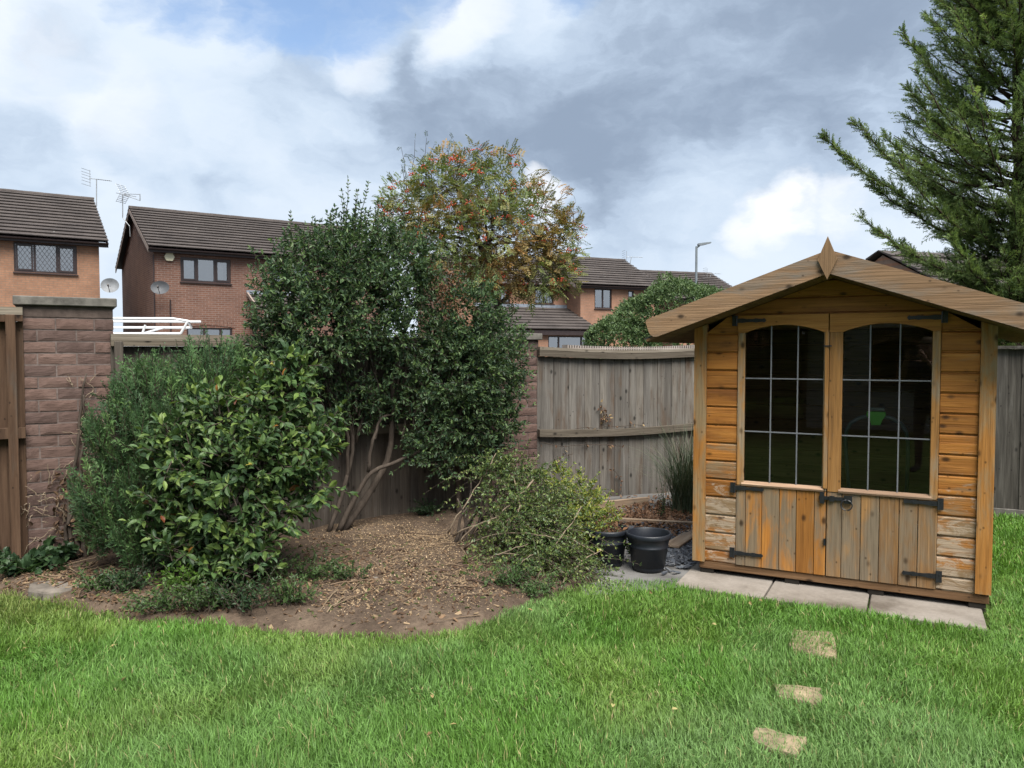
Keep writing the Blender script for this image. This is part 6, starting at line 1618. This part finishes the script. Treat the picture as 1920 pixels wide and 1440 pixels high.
# the photographer, mirrored in the right-hand pane
def build_person():
    J = {'pel': (0, -.42, .95, .145), 'sp': (0, -.42, 1.15, .135), 'ch': (0, -.41, 1.36, .15), 'nk': (0, -.39, 1.50, .058), 'hd': (0, -.36, 1.60, .085), 'tp': (0, -.355, 1.70, .088), 'tt': (0, -.36, 1.755, .06), 'ns': (0, -.255, 1.625, .018)}
    E_ = [('pel', 'sp'), ('sp', 'ch'), ('ch', 'nk'), ('nk', 'hd'), ('hd', 'tp'), ('tp', 'tt'), ('hd', 'ns')]
    for s, n in ((-1, 'l'), (1, 'r')):
        J.update({n + 'sh': (s * .19, -.41, 1.43, .068), n + 'el': (s * .29, -.30, 1.22, .045), n + 'wr': (s * .125, -.09, 1.50, .029), n + 'ha': (s * .098, -.065, 1.57, .034),
                  n + 'hp': (s * .10, -.42, .88, .098), n + 'kn': (s * .115, -.40, .49, .062), n + 'an': (s * .12, -.43, .09, .042), n + 'to': (s * .14, -.27, .035, .036)})
        E_ += [('ch', n + 'sh'), (n + 'sh', n + 'el'), (n + 'el', n + 'wr'), (n + 'wr', n + 'ha'), ('pel', n + 'hp'), (n + 'hp', n + 'kn'), (n + 'kn', n + 'an'), (n + 'an', n + 'to')]
        for k in range(4):                                        # fingers curled round the phone's edge
            a = n + 'f%d' % k; b = n + 'g%d' % k; z = 1.612 - k * .019
            J[a] = (s * (.084 - .004 * k), -.020 - .006 * (k % 2), z, .0095); J[b] = (s * (.058 - .006 * (k == 3)), -.008, z + .004, .008)
            E_ += [(n + 'ha', a), (a, b)]
        J[n + 't'] = (s * .080, -.062, 1.622, .011); J[n + 'u'] = (s * .060, -.050, 1.640, .009); E_ += [(n + 'ha', n + 't'), (n + 't', n + 'u')]
    ks = list(J); me = bpy.data.meshes.new('person'); me.from_pydata([J[k][:3] for k in ks], [(ks.index(a), ks.index(b)) for a, b in E_], [])
    o = link('person', me); o.modifiers.new('skin', 'SKIN'); o.modifiers.new('smooth', 'SUBSURF').render_levels = 2; o.modifiers['smooth'].levels = 1
    for i, k in enumerate(ks): me.skin_vertices[0].data[i].radius = (J[k][3], J[k][3]); me.skin_vertices[0].data[i].use_root = (k == 'pel')
    m = NT('person skin and clothes'); tc = m.n('ShaderNodeTexCoord'); sx = m.n('ShaderNodeSeparateXYZ'); m.l(tc.outputs['Object'], sx.inputs[0])
    skin = m.math('MAXIMUM', m.rng(sx.outputs[2], 1.475, 1.485), m.math('MULTIPLY', m.rng(sx.outputs[1], -.27, -.25), m.rng(sx.outputs[2], 1.0, 1.02)))
    c = m.mix(m.rng(sx.outputs[2], .97, .98), (.03, .035, .05), (.025, .027, .03)); c = m.mix(skin, c, (.45, .27, .19)); m.bsdf(c, .7, None, spec=.3); me.materials.append(m.m)
    tag(o, 'person in dark top holding up a phone, mirrored in the right-hand pane', 'person')
    g = lathe([(.0, .085), (.05, .075), (.085, .045), (.1, .0), (.098, -.012)], 20); g.build('hair', plain('short fair hair', (.20, .15, .10), .8, .2), o, smooth=True, loc=(0, -.365, 1.715))
    for s in (-1, 1): Geo().add(*box_arrays((.014, .03, .055), .005)).build('ear', m.m, o, loc=(s * .09, -.37, 1.62))
    ey = plain('dark eye', (.03, .025, .02), .3, .5)
    for s in (-1, 1): Geo().add(*box_arrays((.026, .01, .010), .003)).build('eye', ey, o, loc=(s * .033, -.277, 1.648))
    Geo().add(*box_arrays((.045, .01, .010), .003)).build('mouth', plain('lips', (.30, .12, .10), .6, .3), o, loc=(0, -.283, 1.567))
    ph = Geo().add(*box_arrays((.150, .009, .075), .004)).build('phone', IRON, loc=(0, -.032, 1.600)); tag(ph, 'dark phone held sideways by the mirrored person', 'phone')
build_person()
